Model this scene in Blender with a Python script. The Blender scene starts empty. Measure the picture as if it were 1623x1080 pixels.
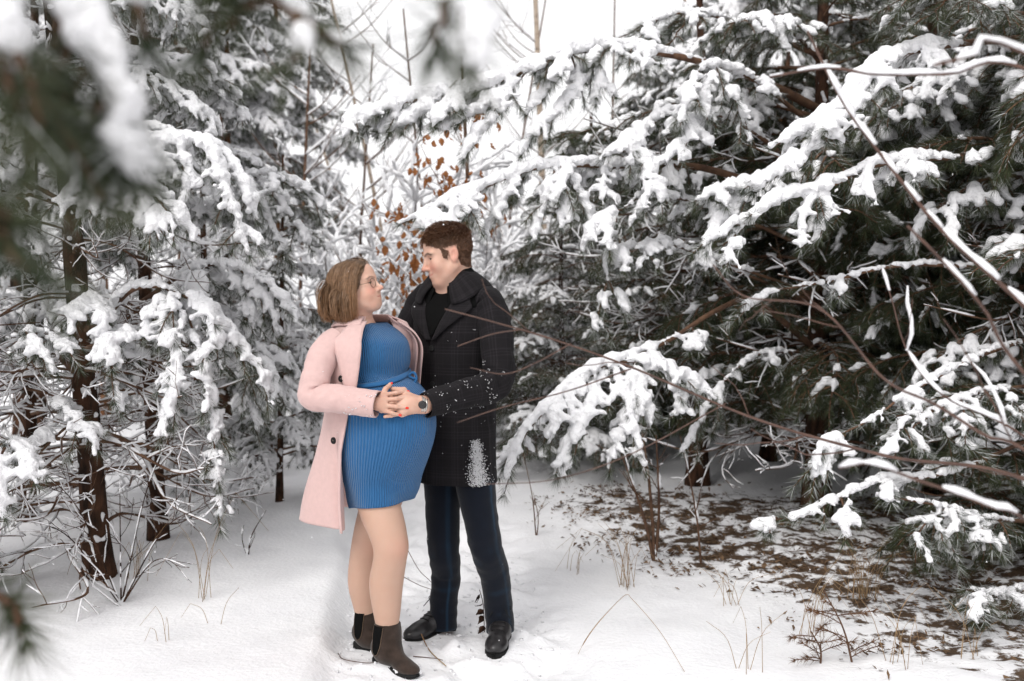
import bpy, math, random
import numpy as np
from mathutils import Vector, Matrix

random.seed(7)
RNG = np.random.default_rng(7)
SC = bpy.context.scene
COL = SC.collection

# ------------------------------------------------------------------ camera
CAM_H, HZ, FPX = 1.45, 470.0, 1578.0
cam_d = bpy.data.cameras.new('camera')
cam_d.sensor_width = 36.0
cam_d.lens = 35.0
cam_d.clip_start = 0.05
cam_d.clip_end = 600.0
cam_d.dof.use_dof = True
cam_d.dof.focus_distance = 3.98
cam_d.dof.aperture_fstop = 2.4
cam_d.dof.aperture_blades = 9
cam = bpy.data.objects.new('camera', cam_d)
COL.objects.link(cam)
PITCH = math.atan((540 - HZ) / FPX)
cam.location = (0, 0, CAM_H)
cam.rotation_euler = (math.pi / 2 - PITCH, 0, 0)
SC.camera = cam

# ------------------------------------------------------------------ overcast sky, one soft sun
SUN_EL, SUN_AZ = math.radians(44), math.radians(208)     # azimuth clockwise from +Y
world = bpy.data.worlds.new('World')
SC.world = world
world.use_nodes = True
nt = world.node_tree
nt.nodes.clear()
w_out = nt.nodes.new('ShaderNodeOutputWorld')
w_bg = nt.nodes.new('ShaderNodeBackground')
w_sky = nt.nodes.new('ShaderNodeTexSky')
w_sky.sky_type = 'NISHITA'
w_sky.sun_disc = False
w_sky.sun_elevation = SUN_EL
w_sky.sun_rotation = SUN_AZ
w_sky.dust_density = 4.0
w_hs = nt.nodes.new('ShaderNodeHueSaturation')
w_hs.inputs['Saturation'].default_value = 0.08
w_mix = nt.nodes.new('ShaderNodeMix')          # closed cloud cover: an even pale veil over the sky
w_mix.data_type = 'RGBA'
w_mix.inputs[0].default_value = 0.8
w_mix.inputs[7].default_value = (8.2, 8.1, 8.2, 1)
w_bg.inputs['Strength'].default_value = 0.14
nt.links.new(w_sky.outputs[0], w_hs.inputs['Color'])
nt.links.new(w_hs.outputs[0], w_mix.inputs[6])
nt.links.new(w_mix.outputs[2], w_bg.inputs['Color'])
nt.links.new(w_bg.outputs[0], w_out.inputs['Surface'])
sun_d = bpy.data.lights.new('sun', 'SUN')
sun_d.energy = 1.5
sun_d.angle = math.radians(28)
sun_d.color = (1.0, 0.97, 0.93)
sun = bpy.data.objects.new('sun', sun_d)
COL.objects.link(sun)
_sd = Vector((math.sin(SUN_AZ) * math.cos(SUN_EL), math.cos(SUN_AZ) * math.cos(SUN_EL), math.sin(SUN_EL)))
sun.rotation_euler = (-_sd).to_track_quat('-Z', 'Y').to_euler()
sun.location = (-3, -4, 12)

vs = SC.view_settings
vs.view_transform = 'Standard'
vs.look = 'None'
vs.exposure = 0.18
vs.gamma = 1.0
vs.use_curve_mapping = False
cy = SC.cycles
cy.max_bounces = 4
cy.diffuse_bounces = 3
cy.glossy_bounces = 2
cy.transmission_bounces = 4
cy.transparent_max_bounces = 6
cy.use_denoising = True
cy.use_adaptive_sampling = True
cy.adaptive_threshold = .03
cy.use_light_tree = False
world.cycles.sampling_method = 'MANUAL'
world.cycles.sample_map_resolution = 256
cy.caustics_reflective = False
cy.caustics_refractive = False


# ------------------------------------------------------------------ small maths
def P(px, py, d):
    """world point seen at photograph pixel (px, py) at ground distance d"""
    a = (px - 811.5) / FPX
    b = (540 - py) / FPX
    yy = math.cos(PITCH) + b * math.sin(PITCH)
    zz = -math.sin(PITCH) + b * math.cos(PITCH)
    k = d / yy
    return np.array((a * k, d, CAM_H + zz * k))


def V3(*a):
    return np.array(a, float)


def unit(v):
    v = np.asarray(v, float)
    return v / (np.linalg.norm(v, axis=-1, keepdims=True) + 1e-12)


def sstep(a, b, x):
    t = np.clip((x - a) / (b - a), 0, 1)
    return t * t * (3 - 2 * t)


def _hash(i, j, k):
    h = (i * 374761393 + j * 668265263 + k * 2147483647 + 12345) & 0xFFFFFFFF
    h = ((h ^ (h >> 13)) * 1274126177) & 0xFFFFFFFF
    h = h ^ (h >> 16)
    return (h & 0xFFFF) / 32767.5 - 1.0


def noise(x, y, z=0.0):
    x, y, z = np.broadcast_arrays(np.asarray(x, float), np.asarray(y, float), np.asarray(z, float))
    xi, yi, zi = np.floor(x).astype(np.int64), np.floor(y).astype(np.int64), np.floor(z).astype(np.int64)
    fx, fy, fz = x - xi, y - yi, z - zi
    fx, fy, fz = fx * fx * (3 - 2 * fx), fy * fy * (3 - 2 * fy), fz * fz * (3 - 2 * fz)
    r = 0
    for a in (0, 1):
        for b in (0, 1):
            for c in (0, 1):
                r = r + _hash(xi + a, yi + b, zi + c) * (fx if a else 1 - fx) * (fy if b else 1 - fy) * (fz if c else 1 - fz)
    return r


def spline(pts, n):
    """Catmull-Rom through pts, n samples evenly spaced along the length"""
    p = np.asarray(pts, float)
    if len(p) == 2:
        t = np.linspace(0, 1, n)[:, None]
        return p[0] * (1 - t) + p[1] * t
    q = np.vstack([2 * p[0] - p[1], p, 2 * p[-1] - p[-2]])
    out = []
    for i in range(len(p) - 1):
        a, b, c, d = q[i:i + 4]
        t = np.linspace(0, 1, 14, endpoint=False)[:, None]
        out.append(.5 * (2 * b + (c - a) * t + (2 * a - 5 * b + 4 * c - d) * t ** 2 + (3 * b - a - 3 * c + d) * t ** 3))
    out = np.vstack(out + [p[-1:]])
    s = np.r_[0, np.cumsum(np.linalg.norm(np.diff(out, axis=0), axis=1))]
    u = np.linspace(0, s[-1], n)
    return np.stack([np.interp(u, s, out[:, k]) for k in range(out.shape[1])], 1)


# ------------------------------------------------------------------ mesh helpers
class Geo:
    """collects vertices and triangles/quads (as numpy arrays)"""
    def __init__(s):
        s.v, s.t, s.q, s.n = [], [], [], 0

    def add(s, v, t=None, q=None):
        v = np.asarray(v, np.float32).reshape(-1, 3)
        if t is not None and len(t):
            s.t.append(np.asarray(t, np.int64).reshape(-1, 3) + s.n)
        if q is not None and len(q):
            s.q.append(np.asarray(q, np.int64).reshape(-1, 4) + s.n)
        s.v.append(v)
        s.n += len(v)

    def arrays(s):
        v = np.vstack(s.v) if s.v else np.zeros((0, 3), np.float32)
        t = np.vstack(s.t) if s.t else np.zeros((0, 3), np.int64)
        q = np.vstack(s.q) if s.q else np.zeros((0, 4), np.int64)
        return v, t, q

    def mesh(s, name, mat, smooth=True, off=None):
        v, t, q = s.arrays()
        return mk_mesh(name, v if off is None else v - np.asarray(off, np.float32), t, q, mat, smooth)


def mk_mesh(name, v, t, q, mat=None, smooth=True):
    me = bpy.data.meshes.new(name)
    v = np.ascontiguousarray(v, np.float32)
    nt_, nq = len(t), len(q)
    me.vertices.add(len(v))
    me.vertices.foreach_set('co', v.ravel())
    me.loops.add(nt_ * 3 + nq * 4)
    me.loops.foreach_set('vertex_index', np.r_[np.ravel(t), np.ravel(q)].astype(np.int32))
    me.polygons.add(nt_ + nq)
    ls = np.r_[np.arange(nt_) * 3, nt_ * 3 + np.arange(nq) * 4].astype(np.int32)
    me.polygons.foreach_set('loop_start', ls)
    me.update(calc_edges=True)
    me.validate()
    if smooth:
        me.polygons.foreach_set('use_smooth', np.ones(len(me.polygons), bool))
    if mat:
        me.materials.append(mat)
    return me


def fattr(me, name, vals):
    a = me.attributes.new(name, 'FLOAT', 'POINT')
    a.data.foreach_set('value', np.ascontiguousarray(vals, np.float32).ravel())


def vattr(me, name, vals):
    a = me.attributes.new(name, 'FLOAT_VECTOR', 'POINT')
    a.data.foreach_set('vector', np.ascontiguousarray(vals, np.float32).ravel())


def obj(name, me, parent=None, loc=None):
    o = bpy.data.objects.new(name, me)
    COL.objects.link(o)
    if parent is not None:
        o.parent = parent
    if loc is not None:
        o.location = tuple(float(c) for c in loc)
    return o


def tag(o, label=None, cat=None, group=None, kind=None):
    for k, x in (('label', label), ('category', cat), ('group', group), ('kind', kind)):
        if x:
            o[k] = x
    return o


def thing(name, loc, label, cat, group=None):
    o = bpy.data.objects.new(name, None)
    o.empty_display_size = .1
    COL.objects.link(o)
    o.location = tuple(float(c) for c in loc)
    return tag(o, label, cat, group)


def frames(p):
    t = unit(np.gradient(p, axis=0))
    ref = V3(0, 0, 1) if abs(t[0][2]) < .9 else V3(1, 0, 0)
    a = unit(np.cross(t[0], ref))
    A = []
    for i in range(len(p)):
        a = unit(a - t[i] * (a @ t[i]))
        A.append(a)
    A = np.array(A)
    return t, A, np.cross(t, A)


def tube(g, p, r, n=6, cap=True, jit=0.0):
    p = np.asarray(p, float)
    r = np.broadcast_to(np.asarray(r, float), (len(p),))
    t, a, b = frames(p)
    th = np.linspace(0, 2 * np.pi, n, endpoint=False)
    rr = r[:, None] * np.ones(n)
    if jit:
        rr = rr * (1 + jit * RNG.standard_normal(rr.shape))
    v = p[:, None] + rr[..., None] * (np.cos(th)[None, :, None] * a[:, None] + np.sin(th)[None, :, None] * b[:, None])
    m = len(p)
    i = np.arange(m - 1)[:, None] * n
    j = np.arange(n)[None]
    q = np.stack([i + j, i + (j + 1) % n, i + n + (j + 1) % n, i + n + j], -1).reshape(-1, 4)
    v = v.reshape(-1, 3)
    tr = []
    if cap:
        v = np.vstack([v, p[:1], p[-1:]])
        k = np.arange(n)
        tr = np.vstack([np.stack([np.full(n, m * n), (k + 1) % n, k], 1),
                        np.stack([np.full(n, m * n + 1), (m - 1) * n + k, (m - 1) * n + (k + 1) % n], 1)])
    g.add(v, tr, q)


def grid_quads(m, n, wrap=False):
    i = np.arange(m - 1)[:, None] * n
    j = np.arange(n if wrap else n - 1)[None]
    return np.stack([i + j, i + (j + 1) % n, i + n + (j + 1) % n, i + n + j], -1).reshape(-1, 4)


# ------------------------------------------------------------------ distance-field solids (smooth unions) -> mesh
class Field:
    def __init__(s, lo, hi, h):
        s.h = h
        s.lo = np.asarray(lo, float)
        s.n = np.ceil((np.asarray(hi) - s.lo) / h).astype(int) + 1
        s.f = np.full(s.n, 1.0, np.float32)

    def blk(s, lo, hi):
        i0 = np.clip(np.floor((np.asarray(lo) - s.lo) / s.h).astype(int), 0, s.n)
        i1 = np.clip(np.ceil((np.asarray(hi) - s.lo) / s.h).astype(int) + 1, 0, s.n)
        if (i1 <= i0).any():
            return None, None
        ax = [(s.lo[k] + s.h * np.arange(i0[k], i1[k])).astype(np.float32) for k in range(3)]
        return tuple(slice(i0[k], i1[k]) for k in range(3)), (ax[0][:, None, None], ax[1][None, :, None], ax[2][None, None, :])

    def _put(s, sl, d, k, sub=False):
        a = s.f[sl]
        if sub:
            d = -d
            h = np.maximum(k - np.abs(a - d), 0) / k
            s.f[sl] = np.maximum(a, d) + h * h * k * .25
        else:
            h = np.maximum(k - np.abs(a - d), 0) / k
            s.f[sl] = np.minimum(a, d) - h * h * k * .25

    def cone(s, a, b, ra, rb, k=.01, sub=False):
        a, b = np.asarray(a, float), np.asarray(b, float)
        m = max(ra, rb) + k + 2 * s.h
        sl, X = s.blk(np.minimum(a, b) - m, np.maximum(a, b) + m)
        if sl is None:
            return
        d = b - a
        l2 = float(d @ d) + 1e-12
        q = [X[i] - np.float32(a[i]) for i in range(3)]
        t = np.clip((q[0] * np.float32(d[0]) + q[1] * np.float32(d[1]) + q[2] * np.float32(d[2])) / np.float32(l2), 0, 1)
        dd = np.sqrt((q[0] - t * np.float32(d[0])) ** 2 + (q[1] - t * np.float32(d[1])) ** 2 + (q[2] - t * np.float32(d[2])) ** 2)
        s._put(sl, dd - (np.float32(ra) + t * np.float32(rb - ra)), k, sub)

    def ell(s, c, r, R=None, k=.01, sub=False):
        c, r = np.asarray(c, float), np.asarray(r, float)
        R = np.eye(3) if R is None else np.asarray(R, float)
        m = max(r) + k + 2 * s.h
        sl, X = s.blk(c - m, c + m)
        if sl is None:
            return
        q = [X[i] - np.float32(c[i]) for i in range(3)]
        u = [sum(q[i] * np.float32(R[i, j]) for i in range(3)) / np.float32(r[j]) for j in range(3)]
        k0 = np.sqrt(u[0] ** 2 + u[1] ** 2 + u[2] ** 2) + 1e-6
        k1 = np.sqrt((u[0] / np.float32(r[0])) ** 2 + (u[1] / np.float32(r[1])) ** 2 + (u[2] / np.float32(r[2])) ** 2) + 1e-6
        s._put(sl, k0 * (k0 - 1) / k1, k, sub)

    def at(s, p):
        u = (np.asarray(p, float) - s.lo) / s.h
        u = np.clip(u, 0, np.array(s.n) - 1.001)
        i = u.astype(int)
        w = u - i
        r = 0
        for a in (0, 1):
            for b in (0, 1):
                for c in (0, 1):
                    r = r + s.f[i[..., 0] + a, i[..., 1] + b, i[..., 2] + c] * \
                        (w[..., 0] if a else 1 - w[..., 0]) * (w[..., 1] if b else 1 - w[..., 1]) * (w[..., 2] if c else 1 - w[..., 2])
        return r

    def grad(s, p):
        e = s.h
        p = np.asarray(p, float)
        return unit(np.stack([s.at(p + np.eye(3)[k] * e) - s.at(p - np.eye(3)[k] * e) for k in range(3)], -1))

    def march(s, p, d, far=.2):
        p, d = np.asarray(p, float), unit(d)
        t = 0.0
        while t < far:
            if s.at(p + d * t) < 0:
                return p + d * t
            t += s.h * .25
        return p + d * far

    def polys(s):
        f = s.f
        ins = f < 0
        cnt = np.zeros(tuple(np.array(f.shape) - 1), np.int8)
        for a in (0, 1):
            for b in (0, 1):
                for c in (0, 1):
                    cnt += ins[a:f.shape[0] - 1 + a, b:f.shape[1] - 1 + b, c:f.shape[2] - 1 + c]
        act = np.argwhere((cnt > 0) & (cnt < 8))
        if not len(act):
            return np.zeros((0, 3), np.float32), np.zeros((0, 4), np.int64)
        idx = np.full(cnt.shape, -1, np.int32)
        idx[act[:, 0], act[:, 1], act[:, 2]] = np.arange(len(act))
        acc = np.zeros((len(act), 3))
        num = np.zeros(len(act))
        cs = [(a, b, c) for a in (0, 1) for b in (0, 1) for c in (0, 1)]
        val = {c: f[act[:, 0] + c[0], act[:, 1] + c[1], act[:, 2] + c[2]].astype(float) for c in cs}
        for c in cs:
            for k in range(3):
                if c[k] == 0:
                    e = list(c)
                    e[k] = 1
                    e = tuple(e)
                    va, vb = val[c], val[e]
                    m = (va < 0) != (vb < 0)
                    t = np.where(m, va / np.where(m, va - vb, 1), 0)
                    for j in range(3):
                        acc[:, j] += np.where(m, c[j] + (t if j == k else 0), 0)
                    num += m
        v = s.lo + (act + acc / num[:, None]) * s.h
        Q = []
        for k in range(3):
            u, w = (k + 1) % 3, (k + 2) % 3
            sl0 = [slice(1, -1)] * 3
            sl0[k] = slice(0, -1)
            sl1 = [slice(1, -1)] * 3
            sl1[k] = slice(1, None)
            A, B = ins[tuple(sl0)], ins[tuple(sl1)]
            for flip, mm in ((False, A & ~B), (True, ~A & B)):
                e = np.argwhere(mm)
                if not len(e):
                    continue
                base = e.copy()
                base[:, u] += 1
                base[:, w] += 1

                def ci(du, dw):
                    x = base.copy()
                    x[:, u] -= du
                    x[:, w] -= dw
                    return idx[x[:, 0], x[:, 1], x[:, 2]]
                q = np.stack([ci(1, 1), ci(0, 1), ci(0, 0), ci(1, 0)], 1)
                Q.append(q[:, ::-1] if flip else q)
        q = np.vstack(Q).astype(np.int64)
        q = q[(q >= 0).all(1)]
        return v.astype(np.float32), q


# ------------------------------------------------------------------ materials
def mat(name, c1, c2=None, scale=6.0, rough=.7, spec=.25, bump=0.0, bscale=40.0, bdist=.01, detail=4.0,
        stretch=(1, 1, 1), sheen=0.0, ramp=(.35, .65), sss=0.0, coat=0.0):
    m = bpy.data.materials.new(name)
    m.use_nodes = True
    t = m.node_tree
    b = t.nodes['Principled BSDF']
    b.inputs['Roughness'].default_value = rough
    b.inputs['Specular IOR Level'].default_value = spec
    b.inputs['Base Color'].default_value = (*c1, 1)
    if sheen:
        b.inputs['Sheen Weight'].default_value = sheen
    if coat:
        b.inputs['Coat Weight'].default_value = coat
    if sss:
        b.inputs['Subsurface Weight'].default_value = sss
        b.inputs['Subsurface Radius'].default_value = (.012, .005, .003)
        b.inputs['Subsurface Scale'].default_value = 1.0
    tc = t.nodes.new('ShaderNodeTexCoord')
    mp = t.nodes.new('ShaderNodeMapping')
    mp.inputs['Scale'].default_value = stretch
    t.links.new(tc.outputs['Object'], mp.inputs[0])
    m['co'] = mp.name
    if c2 is not None:
        n = t.nodes.new('ShaderNodeTexNoise')
        n.inputs['Scale'].default_value = scale
        n.inputs['Detail'].default_value = detail
        t.links.new(mp.outputs[0], n.inputs['Vector'])
        r = t.nodes.new('ShaderNodeMapRange')
        r.inputs['From Min'].default_value, r.inputs['From Max'].default_value = ramp
        t.links.new(n.outputs['Fac'], r.inputs['Value'])
        x = t.nodes.new('ShaderNodeMix')
        x.data_type = 'RGBA'
        x.inputs[6].default_value = (*c1, 1)
        x.inputs[7].default_value = (*c2, 1)
        t.links.new(r.outputs[0], x.inputs[0])
        t.links.new(x.outputs[2], b.inputs['Base Color'])
        x.name = 'MIX'
    if bump:
        n2 = t.nodes.new('ShaderNodeTexNoise')
        n2.inputs['Scale'].default_value = bscale
        n2.inputs['Detail'].default_value = 5
        t.links.new(mp.outputs[0], n2.inputs['Vector'])
        bp = t.nodes.new('ShaderNodeBump')
        bp.name = 'BUMP'
        bp.inputs['Strength'].default_value = bump
        bp.inputs['Distance'].default_value = bdist
        t.links.new(n2.outputs['Fac'], bp.inputs['Height'])
        t.links.new(bp.outputs[0], b.inputs['Normal'])
    return m


def attr_mix(m, attr, col, gain=1.0):
    """lay colour col over the base colour where the mesh attribute is 1"""
    t = m.node_tree
    b = t.nodes['Principled BSDF']
    a = t.nodes.new('ShaderNodeAttribute')
    a.attribute_name = attr
    x = t.nodes.new('ShaderNodeMix')
    x.data_type = 'RGBA'
    ln = b.inputs['Base Color'].links
    if ln:
        t.links.new(ln[0].from_socket, x.inputs[6])
    else:
        x.inputs[6].default_value = b.inputs['Base Color'].default_value
    x.inputs[7].default_value = (*col, 1)
    s = a.outputs['Fac']
    if gain != 1.0:
        mu = t.nodes.new('ShaderNodeMath')
        mu.operation = 'MULTIPLY'
        mu.use_clamp = True
        mu.inputs[1].default_value = gain
        t.links.new(s, mu.inputs[0])
        s = mu.outputs[0]
    t.links.new(s, x.inputs[0])
    t.links.new(x.outputs[2], b.inputs['Base Color'])
    return m


SNOW = mat('snow', (.88, .88, .895), (.80, .80, .82), 9, rough=.75, spec=.12, bump=.9, bscale=60, bdist=.016)
NEEDLE = mat('pine_needles', (.020, .031, .014), (.058, .066, .028), 14, rough=.55, spec=.3, ramp=(.3, .7))
attr_mix(NEEDLE, 'frost', (.62, .64, .64))
NEEDLE_DRY = mat('brown_needles', (.16, .075, .028), (.09, .045, .02), 14, rough=.7)
BARK_D = mat('dark_pine_bark', (.020, .013, .010), (.080, .040, .024), 22, rough=.9, spec=.1, bump=1.0, bscale=38, bdist=.03, stretch=(1, 1, .35))
BARK_O = mat('orange_pine_bark', (.25, .115, .05), (.12, .06, .035), 9, rough=.85, spec=.1, bump=.7, bscale=30, bdist=.02, stretch=(1, 1, .4))
BARK_T = mat('twig_bark', (.075, .043, .030), (.15, .085, .052), 18, rough=.8, spec=.15, bump=.4, bscale=60)
BARK_R = mat('red_twig_bark', (.125, .072, .055), (.075, .046, .038), 20, rough=.65, spec=.25, bump=.3, bscale=70)
BIRCH = mat('birch_bark', (.42, .34, .27), (.14, .11, .09), 7, rough=.8, spec=.15, bump=.4, bscale=30, stretch=(1, 1, 3), ramp=(.5, .75))
LEAF_OAK = mat('withered_oak_leaf', (.42, .18, .07), (.24, .10, .04), 30, rough=.75, spec=.15)
_b = LEAF_OAK.node_tree.nodes['Principled BSDF']            # thin leaf, lit through from behind
_tr = LEAF_OAK.node_tree.nodes.new('ShaderNodeBsdfTranslucent')
_tr.inputs[0].default_value = (.48, .20, .075, 1)
_ad = LEAF_OAK.node_tree.nodes.new('ShaderNodeMixShader')
_ad.inputs[0].default_value = .4
LEAF_OAK.node_tree.links.new(_b.outputs[0], _ad.inputs[1])
LEAF_OAK.node_tree.links.new(_tr.outputs[0], _ad.inputs[2])
LEAF_OAK.node_tree.links.new(_ad.outputs[0], LEAF_OAK.node_tree.nodes['Material Output'].inputs['Surface'])
LITTER = mat('leaf_litter', (.075, .048, .032), (.19, .12, .07), 3.0, rough=.85, spec=.1)
GRASS = mat('dry_grass', (.36, .25, .14), (.23, .14, .075), 5, rough=.8, spec=.15)
SOIL = mat('dark_soil', (.03, .022, .017), (.07, .045, .03), 30, rough=.95, spec=.05, bump=.8, bscale=80)


# ------------------------------------------------------------------ ground
FEET = [(-.45, 3.82, .12), (-.56, 4.03, .11), (-.055, 4.11, .12), (-.36, 4.25, .12)]


def edge_x(y):
    return np.interp(y, [2.0, 3.7, 5.3, 7.0, 12.0], [-.60, -.69, -.86, -1.15, -2.2])


def litter_mask(x, y):
    bx = np.interp(y, [2.5, 3.3, 3.8, 4.6, 5.14, 6.2, 7.0, 8.5], [1.75, 1.42, 1.25, 1.05, .68, .06, .0, .0])
    m = sstep(-.15, .8, x - bx) * (1 - .75 * sstep(6.9, 7.6, y)) * (1 - sstep(5.5, 7.0, x))
    m2 = .35 * sstep(-2.0, -2.5, x) * sstep(4.2, 4.8, y) * (1 - sstep(6, 7, y))
    return np.maximum(m, m2)


def ground_h(x, y):
    x, y = np.broadcast_arrays(np.asarray(x, float), np.asarray(y, float))
    h = .05 * noise(x * .55, y * .55, 3.1) + .028 * noise(x * 1.7, y * 1.7, 1.2)
    ex = edge_x(y)
    wob = .05 * noise(y * 2.1, 0, 7.7)
    bank = 1 - sstep(-.10, .03, x - ex - wob)
    h = h + .075 * bank * np.exp(-np.maximum(ex - x - .2, 0) / 2.2)
    onpath = sstep(-.02, .1, x - ex - wob) * (1 - sstep(.75, 1.15, x - ex))
    tr = noise(x * 7, y * 7, 5.5)
    h = h + onpath * (-.028 + .048 * tr + .022 * noise(x * 15, y * 15, 2.2) - .030 * sstep(.1, .45, noise(x * 4.2, y * 3.0, 9.4)))
    h = h + .004 * noise(x * 9, y * 9, .3) + .004 * noise(x * 4, y * 4, 4.3)
    h = h + litter_mask(x, y) * (.012 * noise(x * 9, y * 9, 6.1) + .010 * noise(x * 20, y * 20, 8.1))
    # trodden snow pushed up round the boots
    for fx, fy, fr in FEET:
        d = np.hypot(x - fx, y - fy)
        flat = np.exp(-(d / .17) ** 4)
        h = h * (1 - flat) + flat * (-.004)
        h = h + .046 * np.exp(-((d - .2) / .05) ** 2) * (.4 + .6 * np.abs(noise(x * 12, y * 12, 1.9)))
    return h


def gz(x, y):
    return float(ground_h(x, y))


def axis(lo, hi, h, far):
    a = np.arange(lo, hi, h)
    up, dn = [], []
    s, v = h, a[-1]
    while v < far:
        s *= 1.16
        v += s
        up.append(v)
    s, v = h, a[0]
    while v > -far:
        s *= 1.16
        v -= s
        dn.append(v)
    return np.r_[dn[::-1], a, up]


gx, gy = axis(-3.4, 3.6, .027, 260), axis(2.2, 7.0, .027, 260)
GX, GY = np.meshgrid(gx, gy)
fade = np.clip(1 - (np.hypot(GX, GY - 4) - 9) / 10, 0, 1)
GZ = ground_h(GX, GY) * (.25 + .75 * fade)
gme = mk_mesh('snow_ground', np.stack([GX, GY, GZ], -1).reshape(-1, 3), np.zeros((0, 3)), grid_quads(len(gy), len(gx)))
fattr(gme, 'litter', litter_mask(GX, GY))
GM = mat('snow_with_litter', (.90, .90, .915), (.84, .84, .86), 3, rough=.75, spec=.12, bump=.5, bscale=45, bdist=.012)
t = GM.node_tree
a_ = t.nodes.new('ShaderNodeAttribute')
a_.attribute_name = 'litter'
n_ = t.nodes.new('ShaderNodeTexNoise')
n_.inputs['Scale'].default_value = 7.5
n_.inputs['Detail'].default_value = 7
n_.inputs['Roughness'].default_value = .68
t.links.new(t.nodes['Mapping'].outputs[0], n_.inputs['Vector'])
m1 = t.nodes.new('ShaderNodeMath')       # noise + litter*0.30 past a threshold shows the litter
m1.operation = 'MULTIPLY_ADD'
m1.inputs[1].default_value = .275
t.links.new(a_.outputs['Fac'], m1.inputs[0])
t.links.new(n_.outputs['Fac'], m1.inputs[2])
mr = t.nodes.new('ShaderNodeMapRange')
mr.inputs['From Min'].default_value = .73
mr.inputs['From Max'].default_value = .80
t.links.new(m1.outputs[0], mr.inputs['Value'])
n3 = t.nodes.new('ShaderNodeTexNoise')
n3.inputs['Scale'].default_value = 60
t.links.new(t.nodes['Mapping'].outputs[0], n3.inputs['Vector'])
lx = t.nodes.new('ShaderNodeMix')
lx.data_type = 'RGBA'
lx.inputs[6].default_value = (.036, .025, .018, 1)
lx.inputs[7].default_value = (.135, .088, .056, 1)
t.links.new(n3.outputs['Fac'], lx.inputs[0])
gxm = t.nodes.new('ShaderNodeMix')
gxm.data_type = 'RGBA'
t.links.new(mr.outputs[0], gxm.inputs[0])
t.links.new(t.nodes['MIX'].outputs[2], gxm.inputs[6])
t.links.new(lx.outputs[2], gxm.inputs[7])
t.links.new(gxm.outputs[2], t.nodes['Principled BSDF'].inputs['Base Color'])
gme.materials.append(GM)
tag(obj('snow_ground', gme), 'snow covered forest floor with a trodden path and brown litter under the pines', kind='structure')


# ------------------------------------------------------------------ pine boughs
UP = V3(0, 0, 1)


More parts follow.
